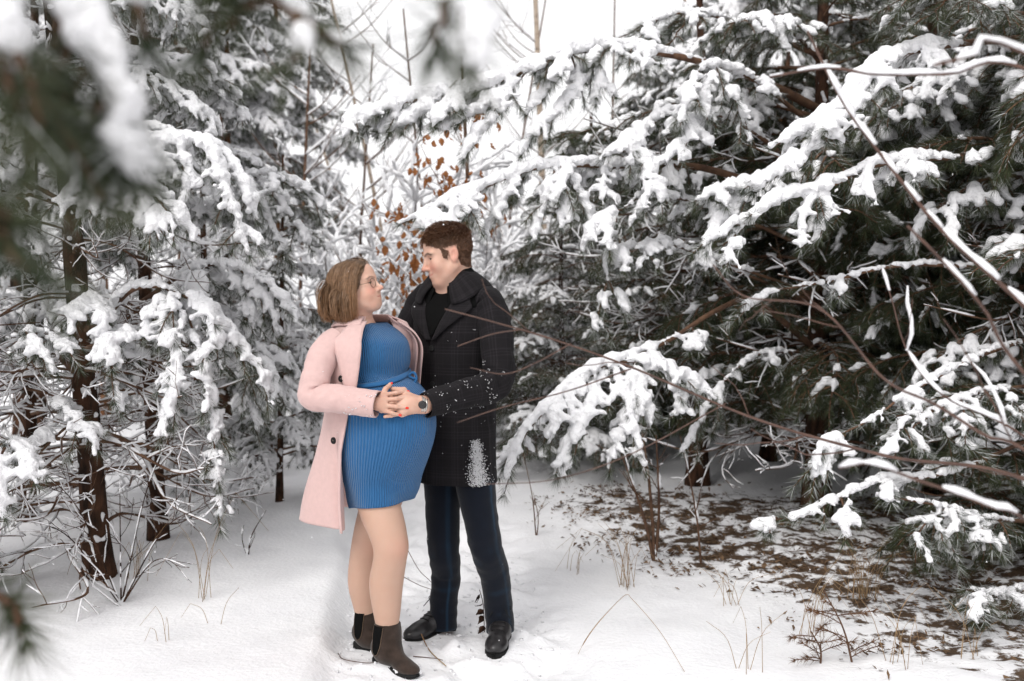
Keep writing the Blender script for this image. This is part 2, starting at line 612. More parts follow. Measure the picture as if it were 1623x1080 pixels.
class Bough:
    """wood, needles and snow of one bough"""
    def __init__(s, seed):
        s.w, s.caps, s.frost = Geo(), [], .3
        s.nb, s.nd, s.nl, s.nf = [], [], [], []
        s.r = np.random.default_rng(seed)

    def wood(s, p, r0, r1, n=6):
        tube(s.w, p, np.linspace(r0, r1, len(p)), n, jit=.04)

    def needles(s, p, dens=420, t0=.25, L=.068, frost=None, tip=30):
        r = s.r
        frost = s.frost if frost is None else frost
        seg = np.linalg.norm(np.diff(p, axis=0), axis=1)
        ln = seg.sum()
        n = max(int(ln * (1 - t0) * dens), 6)
        u = np.r_[t0 + (1 - t0) * r.random(n), np.full(tip, 1.0)] * (len(p) - 1)
        i = np.minimum(u.astype(int), len(p) - 2)
        f = (u - i)[:, None]
        b = p[i] * (1 - f) + p[i + 1] * f
        tg = unit(p[i + 1] - p[i])
        rd = r.standard_normal((len(u), 3))
        rd = unit(rd - tg * (rd * tg).sum(1, keepdims=True))
        fw = np.r_[r.uniform(.55, 1.05, n), r.uniform(.7, 2.2, tip)][:, None]
        d = unit(tg * fw + rd * .8 + UP * r.uniform(-.35, .05, (len(u), 1)))
        s.nb.append(b)
        s.nd.append(d)
        s.nl.append(L * r.uniform(.75, 1.2, len(u)))
        s.nf.append(np.where(r.random(len(u)) < frost * (.6 + .6 * rd[:, 2]), r.uniform(.3, 1, len(u)), 0))

    def snow(s, p, t0=.1, rad=.034, wide=.04, gaps=.1, start=None):
        r = s.r
        n = len(p)
        tg = unit(np.gradient(p, axis=0))
        nu = UP - tg * tg[:, 2:3]
        steep = np.linalg.norm(nu, axis=1)
        nu = unit(nu)
        sd = unit(np.cross(tg, nu))
        t = np.linspace(0, 1, n)
        prof = np.clip(np.sin(np.pi * np.clip((t - t0) / (1.02 - t0), 0, 1)) * 1.6, 0, 1) ** .6
        rr = rad * prof * (.72 + .5 * r.random(n)) * (.55 + .45 * np.minimum(steep * 1.3, 1))
        c = p + nu * (rr * .75)[:, None]
        nn_ = int(max(n * 5, 4))                       # needles clad in snow stick out along the edges
        ii = r.integers(0, n, nn_)
        ii = ii[(rr[ii] > .006)]
        if len(ii):
            sg_ = r.choice((-1.0, 1.0), len(ii))[:, None]
            s.nb.append(c[ii] + sd[ii] * sg_ * wide * .5 * r.random((len(ii), 1)))
            s.nd.append(unit(tg[ii] * r.uniform(.2, 1.0, (len(ii), 1)) + sd[ii] * sg_ + nu[ii] * r.uniform(-.7, .45, (len(ii), 1))))
            s.nl.append(r.uniform(.045, .08, len(ii)))
            s.nf.append(np.where(r.random(len(ii)) < .6, r.uniform(.5, 1, len(ii)), 0))
        for i in range(n - 1):
            if t[i] < t0 or r.random() < gaps:
                continue
            if rr[i] > .006 and rr[i + 1] > .004:
                s.caps.append((c[i], c[i + 1], rr[i], rr[i + 1]))
                if wide and r.random() < .9:
                    for sg in (-1, 1):
                        if r.random() < .8:
                            o = c[i] + sd[i] * sg * wide * prof[i] * r.uniform(.55, 1.25) - nu[i] * rr[i] * r.uniform(.1, .6) + tg[i] * r.uniform(-.02, .04)
                            q = rr[i] * r.uniform(.5, .9)
                            s.caps.append((c[i] * .5 + o * .5, o, q, q * .8))
                            if r.random() < .6:
                                e = o + (o - c[i]) * r.uniform(.2, .7) - nu[i] * r.uniform(0, .012) + tg[i] * r.uniform(-.015, .02)
                                s.caps.append((o, e, q * .6, q * r.uniform(.3, .5)))

    def shoot(s, p0, d0, L, droop=.25, n=7, r0=.005, snow=.8, rad=.034, wide=.04, kids=2, dens=420, nl=.065, t0=.2):
        r = s.r
        d = unit(d0)
        p = [np.asarray(p0, float)]
        for i in range(n):
            d = unit(d + V3(0, 0, -droop * .5) + r.normal(0, .06, 3))
            p.append(p[-1] + d * L / n)
        p = np.array(p)
        s.wood(p, r0, .0022, 5)
        s.needles(p, dens, t0, nl)
        if r.random() < snow:
            s.snow(p, .08, rad, wide)
        for k in range(kids):
            u = r.uniform(.25, .75)
            i = int(u * n)
            tg = unit(p[i + 1] - p[i])
            sd = unit(np.cross(tg, UP)) * (1 if (k % 2) else -1)
            s.shoot(p[i], tg * .75 + sd * .75, L * r.uniform(.35, .55), droop * .8, 5, r0 * .6, snow * .9, rad * .8, wide * .8, 0, dens, nl, .1)
        return p

    def meshes(s, h=.0125, amp=.008, off=V3(0, 0, 0), nw=.0022, rough=1.0):
        out = [s.w.mesh('branch', BARK_T, off=off)]
        if s.nb:
            b, d, L, fr = np.vstack(s.nb), np.vstack(s.nd), np.hstack(s.nl), np.hstack(s.nf)
            rv = s.r.standard_normal(d.shape)
            sv = unit(np.cross(d, rv)) * nw * .5
            v = np.stack([b - sv, b + sv, b + d * L[:, None]], 1).reshape(-1, 3) - off
            me = mk_mesh('needles', v, np.arange(len(v)).reshape(-1, 3), np.zeros((0, 4)), NEEDLE, False)
            fattr(me, 'frost', np.repeat(fr, 3))
            out.append(me)
        else:
            out.append(None)
        out.append(snow_mesh(s.caps, h, amp, off) if s.caps else None)
        return out


def snow_mesh(caps, h=.0125, amp=.008, off=V3(0, 0, 0)):
    A = np.array([c[0] for c in caps])
    B = np.array([c[1] for c in caps])
    R = max(max(c[2], c[3]) for c in caps) + .04
    F = Field(np.minimum(A, B).min(0) - R, np.maximum(A, B).max(0) + R, h)
    for a, b, ra, rb in caps:
        F.cone(a, b, max(ra, h * .75), max(rb, h * .6), .011)
    nz = np.argwhere(F.f < .06)
    if len(nz):
        w = F.lo + nz * F.h
        F.f[nz[:, 0], nz[:, 1], nz[:, 2]] += amp * (1.0 * noise(*(w * 22).T) + .9 * noise(*(w * 50).T) + .5 * noise(*(w * 95).T))
    v, q = F.polys()
    return mk_mesh('snow', v - np.asarray(off, np.float32), np.zeros((0, 3)), q, SNOW)


def put_bough(tree, meshes, loc=None, rz=0.0, sc=1.0, tilt=0.0):
    b = obj('branch', meshes[0], tree, loc)
    b.rotation_euler = (0, tilt, rz)
    b.scale = (sc, sc, sc)
    if meshes[1]:
        tag(obj('needles', meshes[1], b), kind='stuff')
    if meshes[2]:
        tag(obj('snow', meshes[2], b), kind='stuff')
    return b


def snow_tube(g, p, r, rng, lo=.25, cover=.85, thick=1.0):
    """thin ridge of snow lying on a bare twig, broken here and there"""
    t, a, b = frames(p)
    nu = unit(UP - t * t[:, 2:3])
    flat = np.linalg.norm(UP - t * t[:, 2:3], axis=1)
    n = len(p)
    i = 0
    while i < n - 1:
        k = int(rng.integers(3, 9))
        j = min(i + k, n)
        if j - i >= 2 and rng.random() < cover * (.3 + .7 * flat[i]):
            rr = (r[i:j] * .8 + .0035 * thick) * rng.uniform(.8, 1.25, j - i)
            rr[0] *= .6
            rr[-1] *= .5
            tube(g, p[i:j] + nu[i:j] * (r[i:j] * .5 + rr * .5)[:, None], rr, 5, jit=.12)
        i = j - 1 if rng.random() < .6 else j
        i = max(i, 1)
        if j >= n:
            break


def twigs(gw, gs, p, r0, r1, rng, depth=2, dens=7.0, spread=.8, droop=0.0, cover=.85, thick=1.0, kl=.42, sides=5):
    """bare branch with side twigs; wood into gw, snow ridges into gs"""
    n = len(p)
    r = np.linspace(r0, r1, n)
    tube(gw, p, r, sides, jit=.05)
    if gs is not None:
        snow_tube(gs, p, r, rng, cover=cover, thick=thick)
    if depth <= 0:
        return
    L = np.linalg.norm(np.diff(p, axis=0), axis=1).sum()
    for _ in range(max(int(L * dens), 2)):
        u = rng.uniform(.18, .97)
        i = min(int(u * (n - 1)), n - 2)
        tg = unit(p[i + 1] - p[i])
        rd = rng.standard_normal(3)
        rd = unit(rd - tg * (rd @ tg))
        d = unit(tg * rng.uniform(.5, 1.0) + rd * spread + UP * (.12 - droop))
        l = L * kl * (1.1 - .6 * u) * rng.uniform(.5, 1.2)
        m = max(int(l / .04), 4)
        q = [p[i]]
        for k in range(m):
            d = unit(d + rng.normal(0, .17, 3) + UP * (.03 - droop * .12))
            q.append(q[-1] + d * l / m)
        rr = max(r[i] * .55, .0016)
        twigs(gw, gs, np.array(q), rr, max(rr * .4, .0011), rng, depth - 1, dens * 1.15, spread, droop, cover, thick, kl, 4)


# shared bough shapes (pointing along +x, one metre long); a copy is only turned about the vertical and scaled
def make_proto(seed, droop, snow, nsh=16, rad=.034, dens=430, wide=.042, rise=.25, h=.0145):
    B = Bough(seed)
    r = B.r
    B.frost = .05 + .45 * snow
    stem = spline([V3(0, 0, 0), V3(.32, r.normal(0, .02), rise * .32), V3(.66, r.normal(0, .03), rise * .45 - droop * .12), V3(1.0, r.normal(0, .04), rise * .4 - droop * .42)], 22)
    B.wood(stem, .014, .004, 7)
    B.needles(stem, dens, .5)
    if snow > 0:
        B.snow(stem, .12, rad * .8, wide * .7, gaps=.2 + .7 * (1 - snow))
    for k in range(nsh):
        u = .22 + .78 * (k + .5) / nsh
        i = min(int(u * 21), 20)
        tg = unit(stem[i + 1] - stem[i])
        sd = unit(np.cross(tg, UP)) * (1 if k % 2 else -1)
        L = (.46 - .26 * u) * r.uniform(.7, 1.25)
        B.shoot(stem[i], tg * r.uniform(.5, .95) + sd * r.uniform(.6, 1.0) + UP * r.uniform(-.1, .25), L, droop * r.uniform(.6, 1.3), 6, .005, snow, rad * r.uniform(.8, 1.25), wide, 2 if L > .22 else 1, dens)
    B.shoot(stem[-1], stem[-1] - stem[-2], .16, droop, 5, .004, snow, rad, wide, 0, dens)
    return B.meshes(h)


def make_dead(seed, droop, L=1.0, depth=2, thick=.75):
    rng = np.random.default_rng(seed)
    gw, gs = Geo(), Geo()
    p = spline([V3(0, 0, 0), V3(.3 * L, rng.normal(0, .06), .05 - droop * .1), V3(.65 * L, rng.normal(0, .1), -droop * .28), V3(L, rng.normal(0, .12), -droop * .42 + .1)], 26)
    twigs(gw, gs, p, .011, .003, rng, depth, 8.0, .8, droop * .3, .9, thick)
    return [gw.mesh('branch', BARK_T), None, gs.mesh('snow', SNOW)]


HEAVY = [make_proto(100 + i, d, .92, 16, .025, 560, .042) for i, d in enumerate((.35, .5, .65, .8))]
MEDIUM = [make_proto(120 + i, d, .5, 18, .023, 620, .032) for i, d in enumerate((.25, .4, .6))]
DARK = [make_proto(140 + i, d, .07, 19, .017, 700, .022) for i, d in enumerate((.2, .4, .6))]
DEAD = [make_dead(160 + i, d) for i, d in enumerate((.2, .5, .8, .35))]
LACE = [make_dead(180 + i, d, thick=2.0) for i, d in enumerate((.1, .35, .6))]


def blocked(x, y):
    """keep the path and the view onto the couple free of filling boughs"""
    if y < 3.7 and abs(x) < 1.75:
        return True
    return y < 7.2 and -1.28 - .06 * max(y - 5, 0) < x < .12 + .05 * max(5 - y, 0) * 8


def trunk_mesh(p, r0, r1, bark, seed, off, snow=True):
    rng = np.random.default_rng(seed)
    g = Geo()
    n = len(p)
    r = np.linspace(r0, r1, n)
    r[:4] *= np.array([1.45, 1.22, 1.1, 1.03])
    tube(g, p, r, 14, jit=.05)
    me = g.mesh('trunk', bark, off=off)
    sm = None
    if snow:
        caps = []
        for k in range(int(n * 1.6)):
            i = int(rng.integers(2, n - 1))
            a = rng.uniform(-2.6, .4)
            c = p[i] + r[i] * .95 * V3(math.cos(a), math.sin(a), 0)
            q = rng.uniform(.006, .016)
            caps.append((c, c + V3(rng.normal(0, .012), rng.normal(0, .012), rng.normal(0, .03)), q, q * .6))
        sm = snow_mesh(caps, .008, .004, off)
        sm.name = 'trunk_snow'
    return me, sm


def pine(x, y, h, r, label, whorls, lean=(0, 0), bark=None, seed=0, tsnow=True, group=None, nm='pine_tree', free=True):
    """whorls: list of (z0, z1, step, count, length0, length1, shapes)"""
    rng = np.random.default_rng(seed + 500)
    base = V3(x, y, gz(x, y) - .05)
    tr = thing(nm, base, label, 'pine tree', group)
    tr['r'] = r
    del tr['r']
    m = max(int(h / .12), 8)
    s = np.linspace(0, 1, m)[:, None]
    p = base + s * V3(lean[0], lean[1], h) + np.c_[.03 * h * .3 * noise(s[:, 0] * 3, seed, 0), .03 * h * .3 * noise(s[:, 0] * 3, seed, 5), np.zeros(m)] * s
    tm, sm = trunk_mesh(p, r, r * .3, bark or BARK_D, seed, base, tsnow)
    obj('trunk', tm, tr)
    if sm:
        tag(obj('trunk_snow', sm, tr), kind='stuff')
    for z0, z1, st, cnt, l0, l1, shapes in whorls:
        z = z0
        a0 = rng.uniform(0, 6.28)
        while z < z1:
            f = (z - z0) / max(z1 - z0, .01)
            L = l0 + (l1 - l0) * f
            c = np.array([np.interp(z + base[2], p[:, 2], p[:, k]) for k in range(3)])
            for k in range(cnt):
                a = a0 + k * 6.283 / cnt + rng.normal(0, .22)
                l = L * rng.uniform(.75, 1.2)
                tip = c + l * V3(math.cos(a), math.sin(a), 0)
                mid = c + l * .6 * V3(math.cos(a), math.sin(a), 0)
                if free and (blocked(tip[0], tip[1]) or blocked(mid[0], mid[1])):
                    continue
                put_bough(tr, shapes[int(rng.integers(len(shapes)))], c - base + V3(0, 0, rng.normal(0, .03)), a, l, rng.normal(0, .08))
            a0 += 1.1
            z += st * rng.uniform(.8, 1.2)
    return tr, base, p


def hero(tree, base, stem, fingers, seed, r0=.016, extra=6, ex_len=.28, rad=.036, wide=.045, snow=1.0, droop=.45, stem_snow=.3, dens=520, stem_rad=None, h=.0098, nfrom=.5, frost=.42):
    """a bough built where it hangs: stem and drooping shoots given as (pixel x, pixel y, distance) points"""
    B = Bough(seed)
    r = B.r
    B.frost = frost
    rad, wide = rad * .66, wide * .95
    stem_rad = stem_rad * .8 if stem_rad else None
    dens = dens * 1.35
    sp = spline([P(*q) for q in stem], 26)
    B.wood(sp, r0, .004, 7)
    B.needles(sp, dens * .8, nfrom)
    if stem_snow < 1.01:
        B.snow(sp, stem_snow, stem_rad or rad * .85, wide * .7, .04)
    for fpx in fingers:
        pts = np.array([P(*q) for q in fpx])
        pts[0] = pts[0] * .4 + .6 * sp[np.argmin(((sp - pts[0]) ** 2).sum(1))]
        L = np.linalg.norm(np.diff(pts, axis=0), axis=1).sum()
        n = max(int(L / .03), 6)
        fp = spline(pts, n) + r.normal(0, .004, (n, 3))
        B.wood(fp, .006, .0025, 5)
        B.needles(fp, dens, .12, .074)
        if r.random() < snow:
            B.snow(fp, .02, rad * r.uniform(.9, 1.2), wide * r.uniform(.85, 1.2), .12)
        for k in range(int(L / .10)):
            i = int(r.uniform(.15, .85) * (n - 1))
            tg = unit(fp[min(i + 1, n - 1)] - fp[i])
            sd = unit(np.cross(tg, UP)) * (1 if k % 2 else -1)
            B.shoot(fp[i], tg * .8 + sd * .6 + r.normal(0, .2, 3), r.uniform(.09, .17), .3, 4, .003, .55 * snow, rad * .7, wide * .6, 0, dens, .065, .05)
    for k in range(extra):
        u = r.uniform(max(nfrom - .1, .2), 1)
        i = min(int(u * 25), 24)
        tg = unit(sp[i + 1] - sp[i])
        sd = unit(np.cross(tg, UP)) * (1 if k % 2 else -1)
        B.shoot(sp[i], tg * r.uniform(.5, 1) + sd * .8, ex_len * r.uniform(.7, 1.3), droop, 6, .005, snow * .85, rad * .9, wide * .9, 2, dens)
    put_bough(tree, B.meshes(h, min(.009, h), base))


# ------------------------------------------------------------------ pines on the left of the path
H_, M_, D_, X_, Y_ = HEAVY, MEDIUM, DARK, DEAD, LACE
pa, pab, _ = pine(-2.07, 4.95, 5.2, .066, 'young pine with thick dark trunk and bare snowy lower branches beside the path',
                  [(.25, 1.25, .17, 5, .95, .9, X_), (1.2, 1.9, .25, 4, .85, .75, X_), (1.9, 3.4, .32, 5, .8, .7, H_ + Y_), (3.4, 5.1, .45, 4, .7, .3, H_ + Y_)], (-.28, -.1), seed=1)
pb, pbb, _ = pine(-2.05, 5.72, 3.8, .05, 'young pine with snow speckled slimmer trunk behind the thick dark trunk',
                  [(.4, 1.5, .22, 5, .8, .85, X_), (1.1, 2.2, .3, 4, .75, .7, H_ + X_ + X_), (2.2, 3.6, .36, 4, .7, .3, H_ + Y_)], (-.15, .1), seed=2)
pine(-1.52, 6.45, 2.3, .022, 'slender pine sapling with low snowy boughs at the bend of the path',
     [(.35, 2.2, .24, 4, .55, .3, H_ + M_)], (.05, 0), seed=3, free=False)
for i, (x, y, h, r, lb, wh) in enumerate((
        (-3.1, 6.3, 4.6, .05, 'dark needled young pine at the outer edge of the thicket with dead lower twigs', [(.3, 1.3, .22, 5, .9, .9, X_), (1.0, 4.4, .36, 5, .9, .35, H_ + Y_ + Y_)]),
        (-3.0, 4.3, 4.4, .045, 'needle covered young pine whose boughs reach past the thick dark trunk', [(.3, 1.2, .25, 5, .8, .8, X_ + D_), (1.1, 4.2, .34, 5, .85, .4, M_ + H_ + Y_)]),
        (-2.35, 7.7, 2.9, .04, 'snow laden pine standing second in the row along the path', [(.4, 2.8, .28, 5, .8, .25, H_ + Y_)]),
        (-3.9, 8.2, 5.4, .06, 'tall pine with dark crown deep in the thicket behind the pink coat', [(1.0, 5.2, .42, 5, 1.0, .4, M_ + Y_ + H_)]),
        (-2.75, 9.6, 3.2, .045, 'snow laden pine with drooping white boughs third in the row along the path', [(.5, 3.0, .3, 5, .9, .3, H_ + Y_)]),
        (-3.6, 12.4, 3.6, .06, 'distant white crowned pine where the path curves away', [(.6, 3.5, .33, 5, 1.1, .4, H_)]),
        (-5.2, 10.5, 6.5, .07, 'tall distant pine above the thicket with half bare crown', [(1.6, 6.3, .5, 4, 1.2, .5, H_ + Y_)]))):
    pine(x, y, h, r, lb, wh, (RNG.normal(0, .1), 0), seed=10 + i, tsnow=y < 7)

hero(pa, pab, [(110, 330, 4.95), (160, 250, 4.9), (215, 212, 4.8), (275, 205, 4.7)], [
    [(262, 208, 4.7), (285, 240, 4.65), (296, 290, 4.62), (290, 330, 4.6)],
    [(275, 208, 4.7), (330, 240, 4.65), (352, 300, 4.6), (372, 350, 4.6), (392, 405, 4.6)],
    [(285, 215, 4.72), (345, 245, 4.75), (385, 300, 4.75), (405, 350, 4.75)],
    [(255, 212, 4.7), (250, 250, 4.6), (262, 300, 4.55)]], 301, extra=3, droop=.7, rad=.042, wide=.05)
hero(pa, pab, [(120, 300, 4.9), (150, 285, 4.75), (185, 282, 4.65)], [
    [(180, 283, 4.65), (205, 310, 4.6), (225, 350, 4.6), (238, 388, 4.6)],
    [(172, 285, 4.65), (180, 320, 4.55), (190, 352, 4.55)]], 302, extra=2, ex_len=.2, rad=.034)
hero(pa, pab, [(125, 530, 4.95), (160, 510, 4.85), (205, 462, 4.75), (250, 455, 4.65), (285, 466, 4.6)], [
    [(280, 466, 4.6), (262, 500, 4.55), (268, 545, 4.5), (275, 590, 4.5), (290, 625, 4.5)],
    [(285, 466, 4.6), (325, 490, 4.55), (340, 540, 4.5), (352, 585, 4.5)],
    [(288, 468, 4.6), (345, 510, 4.6), (390, 565, 4.6), (415, 600, 4.6), (425, 650, 4.6)],
    [(325, 560, 4.55), (330, 620, 4.5), (338, 690, 4.5), (342, 760, 4.5), (350, 840, 4.48)],
    [(275, 468, 4.6), (240, 505, 4.6), (245, 550, 4.6)],
    [(290, 600, 4.5), (275, 640, 4.45), (262, 680, 4.45)]], 303, r0=.026, extra=3, droop=.8, rad=.044, wide=.052, stem_rad=.026, stem_snow=.12, nfrom=.75)
hero(pa, pab, [(128, 560, 4.95), (160, 540, 4.75), (200, 530, 4.6), (225, 540, 4.55)], [
    [(200, 532, 4.6), (180, 560, 4.5), (178, 605, 4.5), (190, 655, 4.5)],
    [(215, 535, 4.55), (170, 545, 4.5), (155, 570, 4.5)]], 304, extra=1, ex_len=.18, rad=.042, wide=.05)
hero(pa, pab, [(120, 480, 4.9), (140, 480, 4.7), (160, 500, 4.55), (165, 535, 4.5)], [[(140, 485, 4.65), (120, 500, 4.5), (115, 525, 4.5)]], 305, extra=1, ex_len=.15, rad=.05, wide=.06)
hero(pa, pab, [(130, 660, 4.95), (95, 640, 4.7), (100, 645, 4.5)], [[(98, 645, 4.5), (120, 665, 4.45), (140, 690, 4.4), (153, 712, 4.4)]], 306, extra=1, ex_len=.15)
hero(pa, pab, [(118, 590, 4.9), (60, 530, 4.6), (40, 530, 4.4)], [[(48, 530, 4.4), (65, 560, 4.35), (85, 590, 4.35)], [(90, 520, 4.6), (110, 560, 4.4), (125, 585, 4.4)]], 307, extra=2, ex_len=.18, rad=.028)
hero(pa, pab, [(112, 640, 4.9), (60, 700, 4.4), (10, 705, 4.1)], [[(20, 706, 4.1), (40, 730, 4.05), (55, 765, 4.0)], [(2, 720, 4.0), (-8, 770, 3.95), (8, 820, 3.9)]], 308, extra=1, ex_len=.18)
hero(pb, pbb, [(215, 330, 5.7), (300, 300, 5.9), (370, 285, 5.8), (440, 270, 5.7)], [
    [(430, 272, 5.7), (480, 300, 5.7), (520, 340, 5.7)], [(390, 282, 5.8), (415, 330, 5.7), (440, 385, 5.7), (465, 425, 5.7)], [(340, 290, 5.8), (385, 340, 5.7)], [(410, 278, 5.8), (460, 345, 5.75), (495, 395, 5.75)]], 309, extra=6)
hero(pb, pbb, [(222, 480, 5.7), (300, 430, 5.6), (360, 420, 5.5), (410, 440, 5.4)], [
    [(385, 430, 5.5), (420, 480, 5.4), (440, 540, 5.4)], [(405, 440, 5.4), (440, 470, 5.4), (465, 500, 5.4)], [(360, 425, 5.5), (395, 490, 5.4), (400, 530, 5.4)]], 310, extra=5)
hero(pb, pbb, [(232, 640, 5.7), (330, 560, 5.5), (400, 560, 5.4)], [[(395, 560, 5.4), (425, 590, 5.4), (440, 640, 5.4)], [(370, 560, 5.4), (395, 640, 5.4), (410, 700, 5.4)]], 311, extra=4)

# ------------------------------------------------------------------ pines on the right
pd, pdb, _ = pine(2.0, 6.5, 4.0, .085, 'large spreading pine with long snow laden boughs hanging over the person in the black coat',
                  [(.55, 1.4, .22, 6, 1.0, 1.1, X_ + D_), (1.0, 2.6, .2, 6, 1.25, 1.15, D_ + X_[:1]), (2.6, 3.7, .36, 5, 1.05, .6, M_ + D_)], (.05, .1), seed=31)
pc, pcb, _ = pine(1.42, 7.55, 3.9, .075, 'dark trunked pine in the shade behind the large spreading pine',
                  [(.9, 1.5, .25, 5, .9, 1.0, X_), (1.05, 2.8, .22, 6, 1.05, 1.0, D_ + X_), (2.8, 3.3, .3, 5, .9, .5, M_)], (.02, .1), seed=32)
pe, peb, _ = pine(3.0, 5.35, 4.8, .07, 'dense pine behind the red barked bare shrub with green needle tufts',
                  [(.35, 1.2, .22, 6, 1.0, 1.0, D_ + X_), (1.0, 2.6, .2, 6, 1.1, 1.1, D_ + X_[:2] + M_), (2.6, 4.6, .3, 6, 1.0, .4, M_ + D_)], (.1, .1), seed=33)
for i, (x, y, h, r, lb, wh) in enumerate((
        (3.2, 7.5, 5.2, .07, 'dark pine filling the thicket behind the dense green pine', [(.5, 1.3, .3, 6, 1.0, 1.0, X_ + D_), (1.1, 4.4, .28, 6, 1.2, .5, D_)]),
        (2.25, 8.7, 3.6, .06, 'shaded pine farther back in the dark thicket', [(.7, 3.4, .24, 6, 1.15, .4, D_)]),
        (4.4, 6.6, 5.6, .07, 'dark green pine at the outer side of the thicket', [(.5, 4.8, .32, 6, 1.2, .5, D_)]),
        (.75, 9.3, 3.2, .045, 'smaller snow dusted pine in the powder snow behind the black coat', [(.4, 3.0, .22, 6, 1.0, .35, D_ + M_)]),
        (.42, 8.2, 2.5, .035, 'young green pine veiled by powder snow beside the black coat', [(.3, 2.4, .2, 6, .75, .25, D_ + D_ + M_)]),
        (4.2, 9.6, 5.2, .08, 'tall pine at the back of the dark thicket', [(.8, 5.0, .4, 5, 1.3, .6, D_ + M_)]),
        (3.9, 4.5, 4.6, .06, 'pine at the near end of the thicket with low green boughs', [(.3, 4.4, .26, 6, 1.1, .5, D_ + M_)]),
        (1.7, 10.6, 3.8, .06, 'far pine closing the thicket behind the shaded trunks', [(.4, 3.6, .3, 6, 1.2, .4, D_ + M_)]),
        (3.0, 11.6, 4.2, .07, 'far dark pine rising over the shaded thicket', [(.6, 4.0, .4, 5, 1.3, .5, D_ + M_)]))):
    pine(x, y, h, r, lb, wh, (RNG.normal(0, .1), 0), seed=40 + i, tsnow=y < 6)

# long boughs of the large pine
hero(pd, pdb, [(1300, 175, 6.4), (1215, 132, 6.1), (1100, 95, 5.8), (990, 78, 5.6), (925, 80, 5.5), (860, 100, 5.4), (760, 140, 5.3), (640, 160, 5.2), (550, 180, 5.15)], [
    [(905, 88, 5.5), (915, 130, 5.45), (895, 170, 5.4), (850, 205, 5.35), (828, 245, 5.3)],
    [(880, 95, 5.5), (868, 140, 5.45), (835, 180, 5.4)],
    [(800, 125, 5.3), (800, 165, 5.3), (770, 200, 5.25), (735, 235, 5.2)],
    [(700, 155, 5.25), (650, 190, 5.2), (600, 212, 5.2)],
    [(935, 85, 5.5), (950, 120, 5.5), (945, 165, 5.45)],
    [(850, 105, 5.4), (780, 165, 5.3), (720, 195, 5.25), (690, 205, 5.2)],
    [(660, 160, 5.2), (610, 175, 5.15), (560, 205, 5.1)]], 320, r0=.03, extra=16, ex_len=.27, stem_snow=.3, nfrom=.52, stem_rad=.044, rad=.046, dens=760, droop=.3)
hero(pd, pdb, [(1295, 330, 6.4), (1120, 268, 6.0), (970, 264, 5.6), (880, 262, 5.4), (820, 275, 5.3), (740, 310, 5.2), (635, 355, 5.05)], [
    [(872, 266, 5.4), (870, 310, 5.3), (855, 350, 5.3), (845, 385, 5.25)],
    [(880, 268, 5.4), (895, 320, 5.35), (890, 362, 5.3)],
    [(760, 305, 5.2), (740, 330, 5.15), (722, 345, 5.1)],
    [(700, 330, 5.1), (690, 345, 5.1), (670, 362, 5.05)],
    [(835, 272, 5.3), (800, 320, 5.3), (770, 370, 5.3)],
    [(900, 266, 5.4), (925, 330, 5.4), (940, 375, 5.4)]], 321, r0=.028, extra=14, ex_len=.28, stem_snow=.35, nfrom=.45, stem_rad=.044, rad=.044, dens=760)
hero(pd, pdb, [(1300, 300, 6.4), (1180, 200, 6.0), (1080, 175, 5.7), (1010, 205, 5.5)], [
    [(1080, 178, 5.7), (1100, 210, 5.5), (1060, 250, 5.4), (1030, 275, 5.4)],
    [(1010, 205, 5.5), (1000, 240, 5.4), (1015, 270, 5.4)],
    [(1040, 195, 5.6), (985, 235, 5.4), (955, 250, 5.4)],
    [(1015, 215, 5.5), (1030, 300, 5.3), (1000, 360, 5.25)],
    [(1015, 250, 5.4), (1045, 310, 5.3), (1045, 345, 5.3)]], 322, r0=.022, extra=4, rad=.046, wide=.055)
hero(pd, pdb, [(1290, 200, 6.3), (1200, 130, 5.9), (1130, 105, 5.6), (1100, 120, 5.5)], [
    [(1110, 112, 5.5), (1090, 160, 5.4), (1080, 210, 5.4)],
    [(1130, 108, 5.6), (1160, 150, 5.5), (1175, 190, 5.5), (1170, 230, 5.5)],
    [(1145, 115, 5.6), (1115, 150, 5.5), (1120, 190, 5.45)]], 323, r0=.018, extra=3, rad=.042, wide=.05)
hero(pd, pdb, [(1300, 400, 6.3), (1130, 330, 5.9), (1030, 310, 5.5), (990, 330, 5.35)], [
    [(960, 335, 5.4), (940, 360, 5.3), (925, 395, 5.3)], [(985, 332, 5.35), (960, 350, 5.3), (965, 395, 5.25)]], 324, r0=.016, extra=2, ex_len=.2)
hero(pd, pdb, [(1300, 470, 6.3), (1100, 400, 5.8), (1040, 385, 5.5), (1000, 400, 5.4)], [
    [(1005, 398, 5.4), (985, 410, 5.35), (990, 425, 5.35)], [(1040, 388, 5.5), (1030, 400, 5.4), (1040, 425, 5.4)]], 325, r0=.012, extra=3, ex_len=.16)
hero(pd, pdb, [(1295, 480, 6.3), (1080, 400, 5.9), (970, 400, 5.6), (962, 445, 5.5)], [
    [(962, 445, 5.5), (950, 490, 5.5), (945, 530, 5.5)], [(965, 450, 5.5), (985, 480, 5.5), (990, 505, 5.5)]], 326, r0=.012, extra=1, ex_len=.16, rad=.04)
